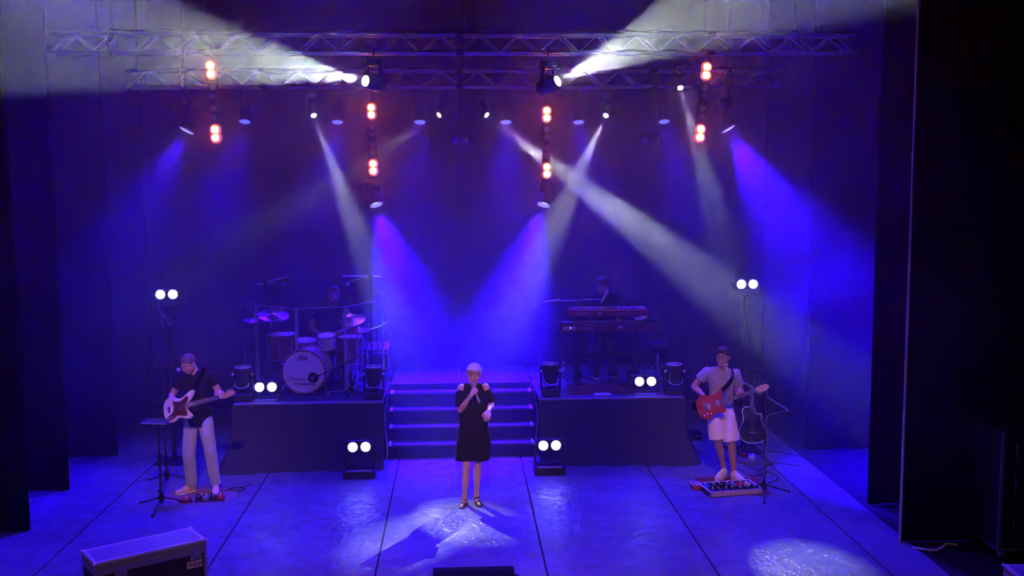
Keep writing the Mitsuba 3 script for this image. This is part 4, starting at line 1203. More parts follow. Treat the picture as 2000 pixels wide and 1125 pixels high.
def strap_band(pts, w, m, parent):
    p = curve(pts, 40)
    d = np.gradient(p, axis=0)
    d /= np.linalg.norm(d, axis=1, keepdims=True)
    c = p.mean(0)
    v, f = [], []
    for i in range(len(p)):
        out = unit((p[i] - c) - np.dot(p[i] - c, d[i]) * d[i])
        s = unit(np.cross(d[i], out))
        for a, b in ((-1, -1), (1, -1), (1, 1), (-1, 1)):
            v.append(p[i] + s * a * w / 2 + out * b * 0.0015)
    for i in range(len(p) - 1):
        for k in range(4):
            a, b = i * 4 + k, i * 4 + (k + 1) % 4
            f += [[a, b, b + 4], [a, b + 4, a + 4]]
    return part(parent, 'strap', trimesh.Trimesh(np.array(v), np.array(f), process=False), m, 'strap over the shoulder', smooth=30)


strap_band([horn + V(0, 0.0, 0), (horn * 0.5 + (nb + V(-0.02, -0.10, -0.08)) * 0.5) + V(0.0, -0.02, 0.0), nb + V(-0.02, -0.10, -0.08), nb + V(0, 0, 0.002), nb + V(-0.06, 0.12, -0.10), ms + V(-0.09, 0.17, -0.28), tail + V(-0.03, 0.10, 0.03), tail], 0.055, LEATHER, t)

# ---------------------------------------------------------------- the red guitar
t = thing('electric_guitar', 'dark red electric guitar held by the guitarist', 'guitar')
br = at(1379, 795, Yg - 0.21)
nt = at(1479, 762, Yg - 0.36)
nt = br + unit(nt - br) * 0.66
M = gframe(br, nt, unit(V(-0.12, -0.95, 0.22)))
A = lambda m: move(m, M)
outl = closed_curve([(-0.12, 0.0), (-0.115, 0.08), (-0.055, 0.145), (0.03, 0.155), (0.10, 0.122), (0.16, 0.118), (0.22, 0.148), (0.262, 0.152), (0.262, 0.118), (0.222, 0.06), (0.215, 0.03), (0.215, -0.03), (0.205, -0.065), (0.225, -0.105), (0.218, -0.130), (0.18, -0.138), (0.12, -0.118), (0.06, -0.128), (-0.01, -0.160), (-0.085, -0.135), (-0.118, -0.07)], 5)
part(t, 'body', A(slab2(Polygon(outl), 0.045, 0.014, frame((0, 0, -0.045), V(1, 0, 0), V(0, 1, 0), V(0, 0, 1)))), REDL, 'dark red lacquered body')
for x in (0.035, 0.155):
    part(t, 'pickup', A(cbox(x - 0.02, x + 0.02, -0.04, 0.04, -0.002, 0.012, 0.003)), ALUD, smooth=False)
part(t, 'bridge', A(cat(cbox(-0.025, 0.01, -0.042, 0.042, -0.001, 0.006, 0.002), *[cbox(-0.018, 0.006, y - 0.004, y + 0.004, 0.006, 0.011, 0.001) for y in np.linspace(-0.028, 0.028, 6)])), CHROME, smooth=False)
for x, y in ((-0.01, -0.085), (-0.055, -0.095), (0.035, -0.10)):
    part(t, 'knob', A(cyl((x, y, -0.002), (x, y, 0.016), 0.010, n=14, c=0.002)), KEYW)
part(t, 'jack_plate', A(cbox(-0.11, -0.08, -0.06, -0.035, -0.004, 0.001, 0.002)), CHROME, smooth=False)
neck_parts(t, M, 0.24, 0.66, 0.055, 0.042, 6, REDL, ROSEW, [(0, -0.022), (0.0, 0.022), (0.03, 0.038), (0.09, 0.046), (0.155, 0.036), (0.175, 0.012), (0.165, -0.02), (0.10, -0.04), (0.03, -0.038)], MAPLE, 0.010, 22,
           [(0.035, 0.03, 1), (0.08, 0.035, 1), (0.125, 0.03, 1), (0.035, -0.03, -1), (0.08, -0.034, -1), (0.125, -0.027, -1)])
J = guitJ
ms = (J['shR'] + J['shL']) / 2
horn = (M @ np.append(V(0.262, 0.14, -0.03), 1))[:3]
tail = (M @ np.append(V(-0.12, 0.0, -0.02), 1))[:3]
nb = V(J['shL'][0] * 0.62 + ms[0] * 0.38, J['shL'][1] * 0.62 + ms[1] * 0.38, J['shL'][2] + 0.085)
strap_band([horn, (horn + nb + V(0.03, -0.10, -0.1)) * 0.5 + V(0, -0.02, 0), nb + V(0.01, -0.10, -0.08), nb + V(0, 0, 0.002), nb + V(-0.06, 0.12, -0.10), ms + V(-0.09, 0.17, -0.28), tail + V(-0.03, 0.10, 0.03), tail], 0.055, BLACK, t)

# ---------------------------------------------------------------- the acoustic guitar and its stand
t = thing('acoustic_guitar', 'black acoustic guitar with pale edging on a stand behind the guitarist', 'guitar')
Ya = 13.55
bot = at(1471, 866, Ya)
topn = at(1466, 708, Ya + 0.30)
ax = unit(topn - bot)
br = bot + ax * 0.145
M = gframe(br, br + ax * 0.65, unit(V(0.08, -1, 0.12)))
A = lambda m: move(m, M)
outl = closed_curve([(-0.14, 0.0), (-0.13, 0.10), (-0.07, 0.178), (0.02, 0.195), (0.10, 0.160), (0.17, 0.128), (0.23, 0.132), (0.30, 0.142), (0.345, 0.105), (0.355, 0.03), (0.352, -0.028), (0.30, -0.038), (0.255, -0.075), (0.262, -0.125), (0.235, -0.135), (0.17, -0.126), (0.10, -0.160), (0.02, -0.195), (-0.07, -0.178), (-0.13, -0.10)], 5)
part(t, 'body', A(slab2(Polygon(outl), 0.095, 0.008, frame((0, 0, -0.095), V(1, 0, 0), V(0, 1, 0), V(0, 0, 1)))), BLACKL, 'glossy black body')
o3 = np.column_stack([outl, np.full(len(outl), -0.003)])
o3 = np.vstack([o3, o3[:2]])
part(t, 'binding', A(tube(o3, 0.0045, 6)), KEYW, 'pale edging')
part(t, 'sound_hole', A(cyl((0.215, 0, -0.001), (0.215, 0, 0.001), 0.05, n=28)), MATT, smooth=False)
part(t, 'rosette', A(ring(frame((0.215, 0, 0.0), V(1, 0, 0), V(0, 1, 0), V(0, 0, 1)), 0.056, 0.003, 30, 6)), ALUD)
part(t, 'bridge', A(cbox(-0.018, 0.018, -0.08, 0.08, -0.001, 0.009, 0.004)), ROSEW, smooth=False)
part(t, 'saddle', A(cbox(-0.002, 0.003, -0.036, 0.036, 0.008, 0.013, 0.001)), KEYW, smooth=False)
neck_parts(t, M, 0.36, 0.65, 0.056, 0.044, 6, LEATHER, ROSEW, [(0, -0.023), (0.0, 0.023), (0.03, 0.034), (0.10, 0.036), (0.17, 0.034), (0.185, 0.0), (0.17, -0.034), (0.10, -0.036), (0.03, -0.034)], BLACKL, 0.004, 20,
           [(0.04, 0.026, 1), (0.09, 0.026, 1), (0.14, 0.026, 1), (0.04, -0.026, -1), (0.09, -0.026, -1), (0.14, -0.026, -1)])
t = thing('guitar_stand', 'black tubular stand under the acoustic guitar', 'guitar stand')
W = lambda x, y, z: (M @ np.append(V(x, y, z), 1))[:3]
yk = W(0.40, 0, -0.06)
base = V(br[0], br[1] + 0.26, 0.3)
part(t, 'upright', tube(curve([V(br[0], br[1] + 0.22, 0.30), W(0.1, 0, -0.16), W(0.42, 0, -0.10)], 14), 0.013, 8), BLACK)
part(t, 'yoke', tube(curve([W(0.44, 0.05, -0.005), W(0.43, 0.055, -0.06), W(0.42, 0, -0.10), W(0.43, -0.055, -0.06), W(0.44, -0.05, -0.005)], 20), 0.009, 8), MATT)
part(t, 'cradle', tube(curve([W(-0.165, 0.10, 0.02), W(-0.16, 0.095, -0.06), W(-0.14, 0.08, -0.14), W(-0.1, 0, -0.18), W(-0.14, -0.08, -0.14), W(-0.16, -0.095, -0.06), W(-0.165, -0.10, 0.02)], 26), 0.011, 8), MATT)
part(t, 'spine', cyl(W(-0.1, 0, -0.18), V(br[0], br[1] + 0.22, 0.30), 0.013, n=10), BLACK)
for dx, dy in ((-0.3, -0.22), (0.3, -0.22), (0.0, 0.35)):
    part(t, 'leg', cyl((br[0], br[1] + 0.22, 0.31), (br[0] + dx, br[1] + 0.22 + dy, 0.018), 0.011, n=8), BLACK)

# ================================================================ stands, boxes and cables at the front
def tripod_stand(name, label, cat_, x, y, top, z0=0.0065, spread=0.34, hub=0.13, r=0.011, rot=0.4, m=BLACK):
    t = thing(name, label, cat_)
    part(t, 'pole', cyl((x, y, z0 + 0.06), (x, y, top), r, n=10), m)
    part(t, 'tube', cyl((x, y, z0 + 0.05), (x, y, z0 + (top - z0) * 0.58), r * 1.35, n=12), m)
    part(t, 'clutch', lathe([(r * 1.4, 0), (r * 2.1, 0.01), (r * 2.1, 0.05), (r * 1.4, 0.07)], 14, frame((x, y, z0 + (top - z0) * 0.58 - 0.01), V(1, 0, 0), V(0, 1, 0), V(0, 0, 1))), MATT)
    part(t, 'hub', lathe([(r * 1.5, 0), (r * 3.0, 0.015), (r * 3.2, 0.06), (r * 1.6, 0.12)], 14, frame((x, y, z0 + hub - 0.05), V(1, 0, 0), V(0, 1, 0), V(0, 0, 1))), MATT)
    for k in range(3):
        g = rot + k * 2 * PI / 3
        e = V(x + spread * math.cos(g), y + spread * math.sin(g), z0 + 0.012)
        l = part(t, 'leg', cyl((x + 0.02 * math.cos(g), y + 0.02 * math.sin(g), z0 + hub), e, 0.009, n=8), m)
        part(l, 'rubber_foot', mt(sph(e + V(0, 0, 0.004), 0.015, 10)), MATT)
    return t


def boom(t, joint, a, b, m=BLACK, r=0.008):
    part(t, 'boom_arm', cyl(a, b, r, n=8), m)
    d = unit(b - a)
    part(t, 'boom_joint', cat(cyl(joint - V(0, 0.025, 0), joint + V(0, 0.025, 0), 0.02, n=12), cyl(joint - d * 0.03, joint + d * 0.03, 0.016, n=10)), MATT)


# music desk in front of the bass player
q = atz(316, 993)
t = tripod_stand('music_stand', 'black tripod stand with a flat desk on top, left of the bass player', 'music stand', q[0], q[1], 1.07, rot=2.6, spread=0.36)
part(t, 'desk', move(cbox(-0.15, 0.15, -0.11, 0.11, -0.004, 0.004, 0.002), rotz(0.12) @ np.eye(4) if False else frame((q[0] - 0.015, q[1] - 0.02, 1.085), unit(V(1, 0, -0.06)), unit(V(0, 1, 0.06)), unit(V(0.06, -0.06, 1)))), BLACK, smooth=False)
part(t, 'desk_rim', cat(bar((q[0] - 0.165, q[1] - 0.13, 1.09), (q[0] + 0.135, q[1] - 0.13, 1.075), 0.006, 0.016)), ALUD, 'pale desk edge', smooth=False)
# bass player's microphone on a boom stand
mb = at(348, 722, 12.72)
xb = at(338, 800, 13.25)
t = tripod_stand('microphone_stand', 'black boom stand of the bass player\'s microphone, behind him in the dark', 'microphone stand', xb[0] - 0.13, 13.3, 1.55, rot=0.5)
j = V(xb[0] - 0.13, 13.3, 1.56)
boom(t, j, j - unit(mb - j) * 0.2, mb + V(-0.04, 0.1, -0.01))
microphone(mb + V(0.01, -0.02, 0), mb + V(-0.05, 0.12, -0.015), 'black microphone at the bass player\'s chin')
# guitarist's microphone
q = atz(1492, 968)
j = at(1492, 771, q[1])
t = tripod_stand('microphone_stand', 'black boom stand right of the guitarist, in front of the acoustic guitar', 'microphone stand', q[0], q[1], j[2], rot=0.25, spread=0.36)
e, mic = at(1541, 802, q[1] + 0.05), at(1429, 731, q[1] + 0.02)
boom(t, j, e, at(1423, 728.5, q[1] + 0.0), ALUD, 0.008)
part(t, 'counter_grip', cyl(e, e + unit(e - mic) * 0.03, 0.014, n=10), MATT)
c1 = at(1498, 815, q[1] - 0.02)
part(t, 'cable', tube(curve([e, at(1520, 806, q[1]), c1, V(q[0] + 0.015, q[1] - 0.02, 0.7), V(q[0] - 0.012, q[1] - 0.02, 0.3), V(q[0] + 0.05, q[1] - 0.06, 0.02), V(q[0] - 0.1, q[1] - 0.02, 0.012), V(q[0] + 0.3, q[1] + 0.5, 0.012)], 50), 0.004, 6), ALUD)
microphone(at(1418.5, 714, q[1] - 0.02), at(1422, 735, q[1] + 0.0), 'silver-topped microphone in front of the guitarist\'s chin', ALU)

# floor mats and pedal boards
def rot_box(t, name, c, sx, sy, z0, z1, a, m, ch=0.004, label=None, u=0.0, v=0.0):
    """A box of the thing's own frame: centre c turned by a, shifted by (u, v) in it."""
    return part(t, name, move(cbox(-sx / 2, sx / 2, -sy / 2, sy / 2, z0, z1, ch), rotz(a, (c[0], c[1], 0)) @ frame((u, v, 0), V(1, 0, 0), V(0, 1, 0), V(0, 0, 1))), m, label, smooth=False)


q = atz(392, 972)
solo('floor_mat', move(slab(affinity.scale(Point(0, 0).buffer(0.36, 16), 1.25, 1.0), 0.005, 0.002), frame((q[0], q[1] + 0.05, 0.0062), V(1, 0, 0), V(0, 1, 0), V(0, 0, 1))), mat('pale_rug', (0.20, 0.12, 0.13), 0.95, spec=0.1), 'round faded reddish mat under the bass player\'s shoes', 'mat', smooth=False)
q = atz(1432, 952)
solo('floor_mat', move(cbox(-0.42, 0.42, -0.42, 0.30, 0, 0.005, 0.002), rotz(-0.05, (q[0], q[1] + 0.1, 0.0062))), RUG, 'dark red mat under the guitarist and his pedal case', 'mat', smooth=False)


def pedal(t, c, a, u, v, sx, sy, h, m, z, knobs=2, led=False):
    k = rot_box(t, 'pedal', c, sx, sy, z, z + h, a, m, 0.004, None, u, v)
    R = rotz(a, (c[0], c[1], 0))
    for i in range(knobs):
        x = u + sx * (-0.28 + 0.56 * (i / max(1, knobs - 1)))
        part(k, 'knob', move(cyl((x, v + sy * 0.3, z + h), (x, v + sy * 0.3, z + h + 0.016), 0.009, n=10), R), KEYW if i % 2 else BLACK)
    part(k, 'foot_switch', move(cyl((u, v - sy * 0.3, z + h), (u, v - sy * 0.3, z + h + 0.012), 0.011, n=12, c=0.002), R), CHROME)


q = atz(410, 978)
t = thing('pedal_board', 'small black pedal board at the bass player\'s feet', 'pedal board')
rot_box(t, 'board', q, 0.36, 0.17, 0.012, 0.03, 0.12, BLACK)
for i, (m, w) in enumerate(((BLACK, 0.07), (ALUD, 0.07), (BLACK, 0.08), (REDP, 0.07))):
    pedal(t, q, 0.12, -0.13 + 0.086 * i, 0, w, 0.12, 0.04, m, 0.03, 3 if i % 2 else 2)
q2 = atz(362, 982)
t = thing('effect_pedal', 'single dark red pedal left of the bass player\'s pedal board', 'pedal')
rot_box(t, 'body', q2, 0.13, 0.11, 0.012, 0.055, -0.1, DARKRED)
rot_box(t, 'foot_plate', q2, 0.10, 0.05, 0.055, 0.062, -0.1, REDP, 0.002, None, 0, -0.02)
part(t, 'knob', cyl((q2[0], q2[1] + 0.035, 0.055), (q2[0], q2[1] + 0.035, 0.07), 0.01, n=10), KEYW)
q3 = atz(458, 958)
solo('coiled_cable', tube(curve([V(q3[0] - 0.3, q3[1] - 0.12, 0.013), V(q3[0] - 0.12, q3[1] - 0.03, 0.012), V(q3[0], q3[1] + 0.09, 0.012), V(q3[0] + 0.12, q3[1] + 0.04, 0.012), V(q3[0] + 0.08, q3[1] - 0.05, 0.012), V(q3[0] - 0.06, q3[1] - 0.03, 0.018), V(q3[0] - 0.05, q3[1] + 0.06, 0.018), V(q3[0] + 0.10, q3[1] + 0.07, 0.022), V(q3[0] + 0.16, q3[1] + 0.2, 0.012)], 60), 0.005, 6), BLACK, 'thin cable coiled on the floor right of the bass player\'s shoes', 'cable')

a0, a1, a2 = atz(1385, 973), atz(1482, 966), atz(1372, 945)
a = math.atan2(a1[1] - a0[1], a1[0] - a0[0])
c = V((a0[0] + a1[0]) / 2, (a0[1] + a1[1]) / 2 + 0.20, 0)
t = thing('pedal_case', 'silver-edged case full of effect pedals at the guitarist\'s feet', 'pedal board')
w, dp = np.linalg.norm(a1 - a0) + 0.02, 0.40
rot_box(t, 'floor_plate', c, w, dp, 0.013, 0.03, a, MATT)
for nm, sx, sy, u, v in (('front_side', w, 0.012, 0, -dp / 2), ('rear_side', w, 0.012, 0, dp / 2), ('end_side', 0.012, dp, -w / 2, 0), ('end_side', 0.012, dp, w / 2, 0)):
    k = rot_box(t, nm, c, sx, sy, 0.013, 0.075, a, PINKP if nm == 'front_side' else CASES, 0.002, None, u, v)
    rot_box(k, 'edge_profile', c, sx + 0.012, sy + 0.006, 0.068, 0.08, a, ALU, 0.002, 'bright metal edge', u, v)
for u in (-w / 2, w / 2):
    for v in (-dp / 2, dp / 2):
        part(t, 'ball_corner', move(mt(sph((u, v, 0.03), 0.016, 12)), rotz(a, (c[0], c[1], 0))), CHROME)
pm = [BLACK, ALUD, KEYW, MATT, REDP, BLUEP, BLACK, CREAM]
for r_ in range(2):
    for i in range(7):
        pedal(t, c, a, -w / 2 + 0.065 + i * (w - 0.13) / 6, -0.09 + 0.19 * r_, 0.068, 0.11, 0.045, pm[(i * 3 + r_ * 5) % 8] if r_ else (BLACK, MATT)[i % 2], 0.03, 2 + (i + r_) % 2)
q = atz(1359, 955)
t = thing('power_box', 'small box with white grid top and red front, left of the pedal case', 'box')
rot_box(t, 'body', q, 0.125, 0.16, 0.0065, 0.07, 0.0, DARKRED)
rot_box(t, 'front_panel', q, 0.10, 0.006, 0.014, 0.06, 0.0, REDP, 0.002, 'red front', 0, -0.08)
for x in (-0.058, 0, 0.058):
    rot_box(t, 'grid_bar', q, 0.007, 0.15, 0.07, 0.075, 0.0, WHITEP, 0.001, None, x, 0)
for y in (-0.075, 0, 0.075):
    rot_box(t, 'grid_bar', q, 0.12, 0.007, 0.07, 0.075, 0.0, WHITEP, 0.001, None, 0, y)

# things on the floor behind the guitarist
q = atz(1354, 858)
t = thing('stage_box', 'small black stage box with a blue light beside the right riser', 'box')
rot_box(t, 'body', q, 0.22, 0.18, 0.0065, 0.12, 0.1, BLACK)
for x in (-0.07, -0.02, 0.03, 0.08):
    part(t, 'socket', cyl((q[0] + x, q[1] - 0.088, 0.075), (q[0] + x, q[1] - 0.1, 0.075), 0.014, n=12), ALUD)
part(t, 'indicator', cyl((q[0] - 0.08, q[1] - 0.09, 0.035), (q[0] - 0.08, q[1] - 0.105, 0.035), 0.012, n=10), BLUEP, 'blue indicator light', **glow((0.5, 1.2, 3.0), 0.03))
q = atz(1452, 892)
t = thing('effect_pedal', 'red pedal on the floor behind the guitarist', 'pedal')
rot_box(t, 'body', q, 0.08, 0.12, 0.0065, 0.05, 0.2, REDP)
part(t, 'foot_switch', cyl((q[0], q[1] - 0.03, 0.05), (q[0], q[1] - 0.03, 0.062), 0.011, n=12), CHROME)
part(t, 'knob', cyl((q[0], q[1] + 0.03, 0.05), (q[0], q[1] + 0.03, 0.065), 0.01, n=12), KEYW)
q = atz(1468, 894)
t = thing('effect_pedal', 'pale pedal on the floor under the acoustic guitar', 'pedal')
rot_box(t, 'body', q, 0.08, 0.12, 0.0065, 0.05, -0.2, KEYW)
part(t, 'foot_switch', cyl((q[0], q[1] - 0.03, 0.05), (q[0], q[1] - 0.03, 0.062), 0.011, n=12), CHROME)
part(t, 'knob', cyl((q[0], q[1] + 0.03, 0.05), (q[0], q[1] + 0.03, 0.065), 0.01, n=12), BLACK)
for i, pts in enumerate((((1400, 906), (1425, 897), (1452, 905), (1480, 918), (1512, 905), (1560, 910)), ((1440, 915), (1470, 930), (1500, 922), (1520, 934), (1500, 945)), ((1487, 880), (1530, 885), (1590, 897), (1640, 906)))):
    solo('floor_cable', tube(curve([atz(x, y, 0.012) for x, y in pts], 40), 0.006, 6), BLACK, ('black cable snaking behind the guitarist\'s feet', 'black cable loop beside the boom stand\'s foot', 'black cable running off to the right curtains')[i], 'cable')
solo('floor_cable', tube(curve([atz(x, y + 9, 0.02) for x, y in ((1781, 1060), (1800, 1063), (1825, 1066), (1840, 1060), (1850, 1053), (1870, 1056))], 40), 0.013, 8), WHITEP, 'pale cable on the dark floor at the foot of the blue-edged curtain', 'cable')

# ================================================================ foreground cases and monitor
def flight_case(name, label, c, a, L, D, H, z0=0.0065, latches=(0.22, 0.9), lettering=True, cat_='flight case'):
    t = thing(name, label, cat_)
    B = rotz(a, (c[0], c[1], 0))
    bx = lambda x0, x1, y0, y1, z_0, z_1, ch=0.003: move(cbox(x0, x1, y0, y1, z_0, z_1, ch), B)
    l, d = L / 2, D / 2
    zl = H - 0.10                                                   # the lid's seam
    part(t, 'body', bx(-l + .006, l - .006, -d + .006, d - .006, z0 + 0.06, zl), CASES, smooth=False)
    lid = part(t, 'lid', bx(-l + .006, l - .006, -d + .006, d - .006, zl + 0.004, H - 0.004), CASEP, 'lid', smooth=False)
    e = 0.026
    for y in (-d, d):
        part(lid, 'edge_profile', bx(-l, l, y - (e if y > 0 else 0), y + (e if y < 0 else 0), H - 0.004, H), ALU, 'bright metal edge', smooth=False)
        part(lid, 'edge_profile', bx(-l, l, y - .002, y + .002 if y < 0 else y + .002, H - e, H), ALU, smooth=False)
        part(t, 'seam_profile', bx(-l, l, y - .004, y + .004, zl - 0.028, zl + 0.030), ALUD, smooth=False)
    for x in (-l, l):
        part(lid, 'edge_profile', bx(x - (e if x > 0 else 0), x + (e if x < 0 else 0), -d, d, H - 0.004, H), ALU, smooth=False)
        part(lid, 'edge_profile', bx(x - .002, x + .002, -d, d, H - e, H), ALU, smooth=False)
        part(t, 'seam_profile', bx(x - .004, x + .004, -d, d, zl - 0.028, zl + 0.030), ALUD, smooth=False)
        for y in (-d, d):
            part(t, 'corner_profile', bx(x - (e if x > 0 else 0), x + (e if x < 0 else 0), y - .002, y + .002, z0 + 0.06, H), ALUD, smooth=False)
            part(t, 'corner_profile', bx(x - .002, x + .002, y - (e if y > 0 else 0), y + (e if y < 0 else 0), z0 + 0.06, H), ALUD, smooth=False)
            part(t, 'ball_corner', move(mt(ell((x, y, H - 0.012), np.eye(3), V(0.020, 0.020, 0.018))), B), ALU)
            part(t, 'foot', bx(x - (0.07 if x > 0 else 0.0), x + (0.07 if x < 0 else 0.0), y - (0.07 if y > 0 else 0), y + (0.07 if y < 0 else 0), z0, z0 + 0.06), MATT, smooth=False)
    for f in latches:
        x = -l + f * L
        k = part(t, 'latch', bx(x - 0.055, x + 0.055, -d - 0.007, -d + 0.002, zl - 0.075, zl + 0.045), ALUD, 'butterfly latch', smooth=False)
        part(k, 'wing', move(cat(cbox(x - 0.022, x + 0.022, -d - 0.014, -d - 0.006, zl - 0.012, zl + 0.008), cyl((x, -d - 0.012, zl - 0.045), (x, -d - 0.012, zl + 0.03), 0.007, n=8)), B), CHROME)
        for u, w_ in ((-0.04, -0.06), (0.04, -0.06), (-0.04, 0.032), (0.04, 0.032)):
            part(k, 'rivet', move(mt(sph((x + u, -d - 0.007, zl + w_), 0.006, 8)), B), CHROME)
    if lettering:
        x = l - 0.115
        p = part(t, 'name_plate', bx(x - 0.075, x + 0.075, -d - .003, -d + .009, zl - 0.155, zl - 0.088), PINKP, 'pale plate reading THON', smooth=False)
        part(p, 'lettering', move(text('THON', 0.036, frame((x, -d - .0028, zl - 0.1215), V(1, 0, 0), V(0, 0, 1), V(0, -1, 0)), 0.0015, True), B), INK, smooth=False)
    return t


A0, A1 = atz(160, 1075, 0.58), atz(372, 1030, 0.58)
B1 = atz(404, 1052, 0.58)
a = math.atan2(A1[1] - A0[1], A1[0] - A0[0])
L, D = np.linalg.norm(A1 - A0), 0.41
c = (A0 + A1) / 2 + D / 2 * V(math.sin(a), -math.cos(a), 0)
flight_case('flight_case', 'long black flight case with bright metal edges at the front left', c, a, L, D, 0.58)
p0 = atz(1962, 1106, 0.42)
flight_case('flight_case', 'corner of a flight case with white metal edges at the bottom right', V(p0[0] + 0.45, p0[1] - 0.235, 0), -0.08, 0.9, 0.5, 0.42, latches=(0.5,), lettering=False)

# wedge monitor
pa, pb = at(846, 1110, 9.62), at(1003, 1104, 9.62)
t = thing('stage_monitor', 'black wedge monitor facing the singer at the front edge of the stage', 'loudspeaker')
x0, x1, zt = pa[0], pb[0], 0.34
pa, pb = atz(846, 1110, zt), atz(1003, 1104, zt)
x0, x1, yb = pa[0], pb[0], (pa[1] + pb[1]) / 2
prof = Polygon([(0, 0.0065), (0.52, 0.0065), (0.52, 0.10), (0.12, zt), (0, zt)])
part(t, 'cabinet', slab(Polygon([(yb - 0.52, 0.0065), (yb, 0.0065), (yb, zt), (yb - 0.08, zt), (yb - 0.52, 0.1)]), x1 - x0, 0.006, frame((x0, 0, 0), V(0, 1, 0), V(0, 0, 1), V(1, 0, 0))), MATT, smooth=False)
part(t, 'side_handle', cat(cbox(x1, x1 + 0.045, yb - 0.20, yb - 0.05, zt - 0.12, zt - 0.05, 0.012), cyl((x1 + 0.03, yb - 0.13, zt - 0.09), (x1 + 0.055, yb - 0.13, zt - 0.09), 0.03, n=14)), BLACK, 'side bracket')
n_ = unit(V(0, -(zt - 0.1), 0.44))
o = V((x0 + x1) / 2, yb - 0.30, (zt + 0.1) / 2) + n_ * 0.004
part(t, 'grille', move(cbox(-(x1 - x0) / 2 + 0.03, (x1 - x0) / 2 - 0.03, -0.2, 0.2, 0, 0.008, 0.003), frame(o, V(1, 0, 0), np.cross(n_, V(1, 0, 0)), n_)), MATT, 'metal grille', smooth=False)

# dark rack on wheels at the right edge
p = atz(1953, 1100, 0.0)
t = thing('amplifier_rack', 'tall dark rack on wheels at the right edge of the photo', 'rack')
x0, y0 = p[0] + 0.0, p[1] + 0.05
part(t, 'case', cbox(x0, x0 + 0.75, y0, y0 + 0.7, 0.14, 1.36, 0.012), CASES, smooth=False)
part(t, 'dolly', cbox(x0 - 0.02, x0 + 0.78, y0 - 0.03, y0 + 0.73, 0.115, 0.138, 0.004), ALUD, 'metal dolly plate', smooth=False)
for x in (x0 + 0.04, x0 + 0.70):
    for y in (y0 + 0.02, y0 + 0.66):
        w = part(t, 'caster', cyl((x - 0.015, y, 0.05), (x + 0.015, y, 0.05), 0.048, n=18, c=0.004), MATT)
        part(w, 'fork', cbox(x - 0.026, x + 0.026, y - 0.03, y + 0.03, 0.05, 0.116, 0.004), ALU, 'metal fork', smooth=False)
for z0_, z1_ in ((0.17, 0.62), (0.66, 0.98), (1.0, 1.33)):
    k = part(t, 'front_panel', cbox(x0 + 0.05, x0 + 0.70, y0 - 0.012, y0 + 0.004, z0_, z1_, 0.004), BLACK, smooth=False)
    part(k, 'handle', tube(curve([(x0 + 0.13, y0 - 0.012, (z0_ + z1_) / 2 - 0.08), (x0 + 0.13, y0 - 0.045, (z0_ + z1_) / 2 - 0.07), (x0 + 0.13, y0 - 0.045, (z0_ + z1_) / 2 + 0.07), (x0 + 0.13, y0 - 0.012, (z0_ + z1_) / 2 + 0.08)], 12), 0.007, 8), ALUD)
for x in (x0, x0 + 0.75):
    part(t, 'edge_profile', cbox(x - 0.004, x + 0.03 if x == x0 else x + 0.004, y0 - 0.006, y0 + 0.03, 0.14, 1.36, 0.003), ALUD, smooth=False)

# ================================================================ the drum kit
solo('drum_rug', cbox(-2.62, -1.28, 14.0, 16.2, DZ + 0.001, DZ + 0.008, 0.003), RUGD, 'dark rug under the drum kit', 'rug', smooth=False)
RZ = DZ + 0.008
Zf = lambda x, y, z=0.0: frame((x, y, z), V(1, 0, 0), V(0, 1, 0), V(0, 0, 1))

# bass drum
c = at(593, 730, 14.35)
c[2] = RZ + 0.325
ax = unit(V(-0.10, -1, 0))
M = basis(c, ax)
F = facing(c, ax)
t = thing('bass_drum', 'bass drum with white front head lettered dw, facing the audience', 'drum')
R_ = 0.30
part(t, 'shell', move(lathe([(R_ - 0.012, -0.45), (R_, -0.45), (R_, -0.012), (R_ - 0.012, -0.012)], 48, np.eye(4)), M), SPARK, 'sparkling shell')
part(t, 'front_head', move(lathe([(R_ - 0.004, -0.004), (R_ - 0.008, 0.001)], 48, np.eye(4)), M), HEADB, 'white front head')
for z in (0.0, -0.45):
    part(t, 'hoop', move(lathe([(R_ + 0.002, -0.022), (R_ + 0.015, -0.022), (R_ + 0.015, 0.022), (R_ + 0.002, 0.022)], 48, np.eye(4)) if False else cat(ring(np.eye(4), R_ + 0.008, 0.013, 48, 8)), M @ Zf(0, 0, z)), WOODSH, 'wooden hoop')
for k in range(8):
    g = 2 * PI * (k + 0.5) / 8
    u = V(math.cos(g), math.sin(g), 0)
    part(t, 'tension_rod', move(cat(cyl(u * (R_ + 0.02) + V(0, 0, 0.02), u * (R_ + 0.014) + V(0, 0, -0.13), 0.004, n=6), move(cbox(-0.012, 0.012, -0.02, 0.02, -0.045, 0.045, 0.006), frame(u * (R_ + 0.012) + V(0, 0, -0.15), u, np.cross(V(0, 0, 1), u), V(0, 0, 1))), move(cbox(-0.01, 0.016, -0.014, 0.014, -0.01, 0.026, 0.004), frame(u * (R_ + 0.012), u, np.cross(V(0, 0, 1), u), V(0, 0, 1)))), M), CHROME)
for q in (-1, 1):
    b = c + V(q * 0.24, 0.10, -0.15)
    part(t, 'spur', cyl(b, V(c[0] + q * 0.36, c[1] - 0.08, RZ + 0.006), 0.008, n=8), CHROME)
fm = lambda x, y, z=0.0025: F @ frame((x, y, z), V(1, 0, 0), V(0, 1, 0), V(0, 0, 1))
part(t, 'badge', text('dw', 0.075, fm(-0.005, 0.205), 0.0015, True), INK, 'black lettering dw')
sg = Polygon  # signature lettering, slanted
mm = text('Zildjian', 0.054, np.eye(4), 0.0015, False)
mm.apply_transform(np.array([[1, 0.25, 0, 0], [0, 1, 0, 0], [0, 0, 1, 0], [0, 0, 0, 1.0]]))
part(t, 'signature', move(mm, fm(-0.098, -0.10)), INK, 'black lettering Zildjian')
sc_ = []
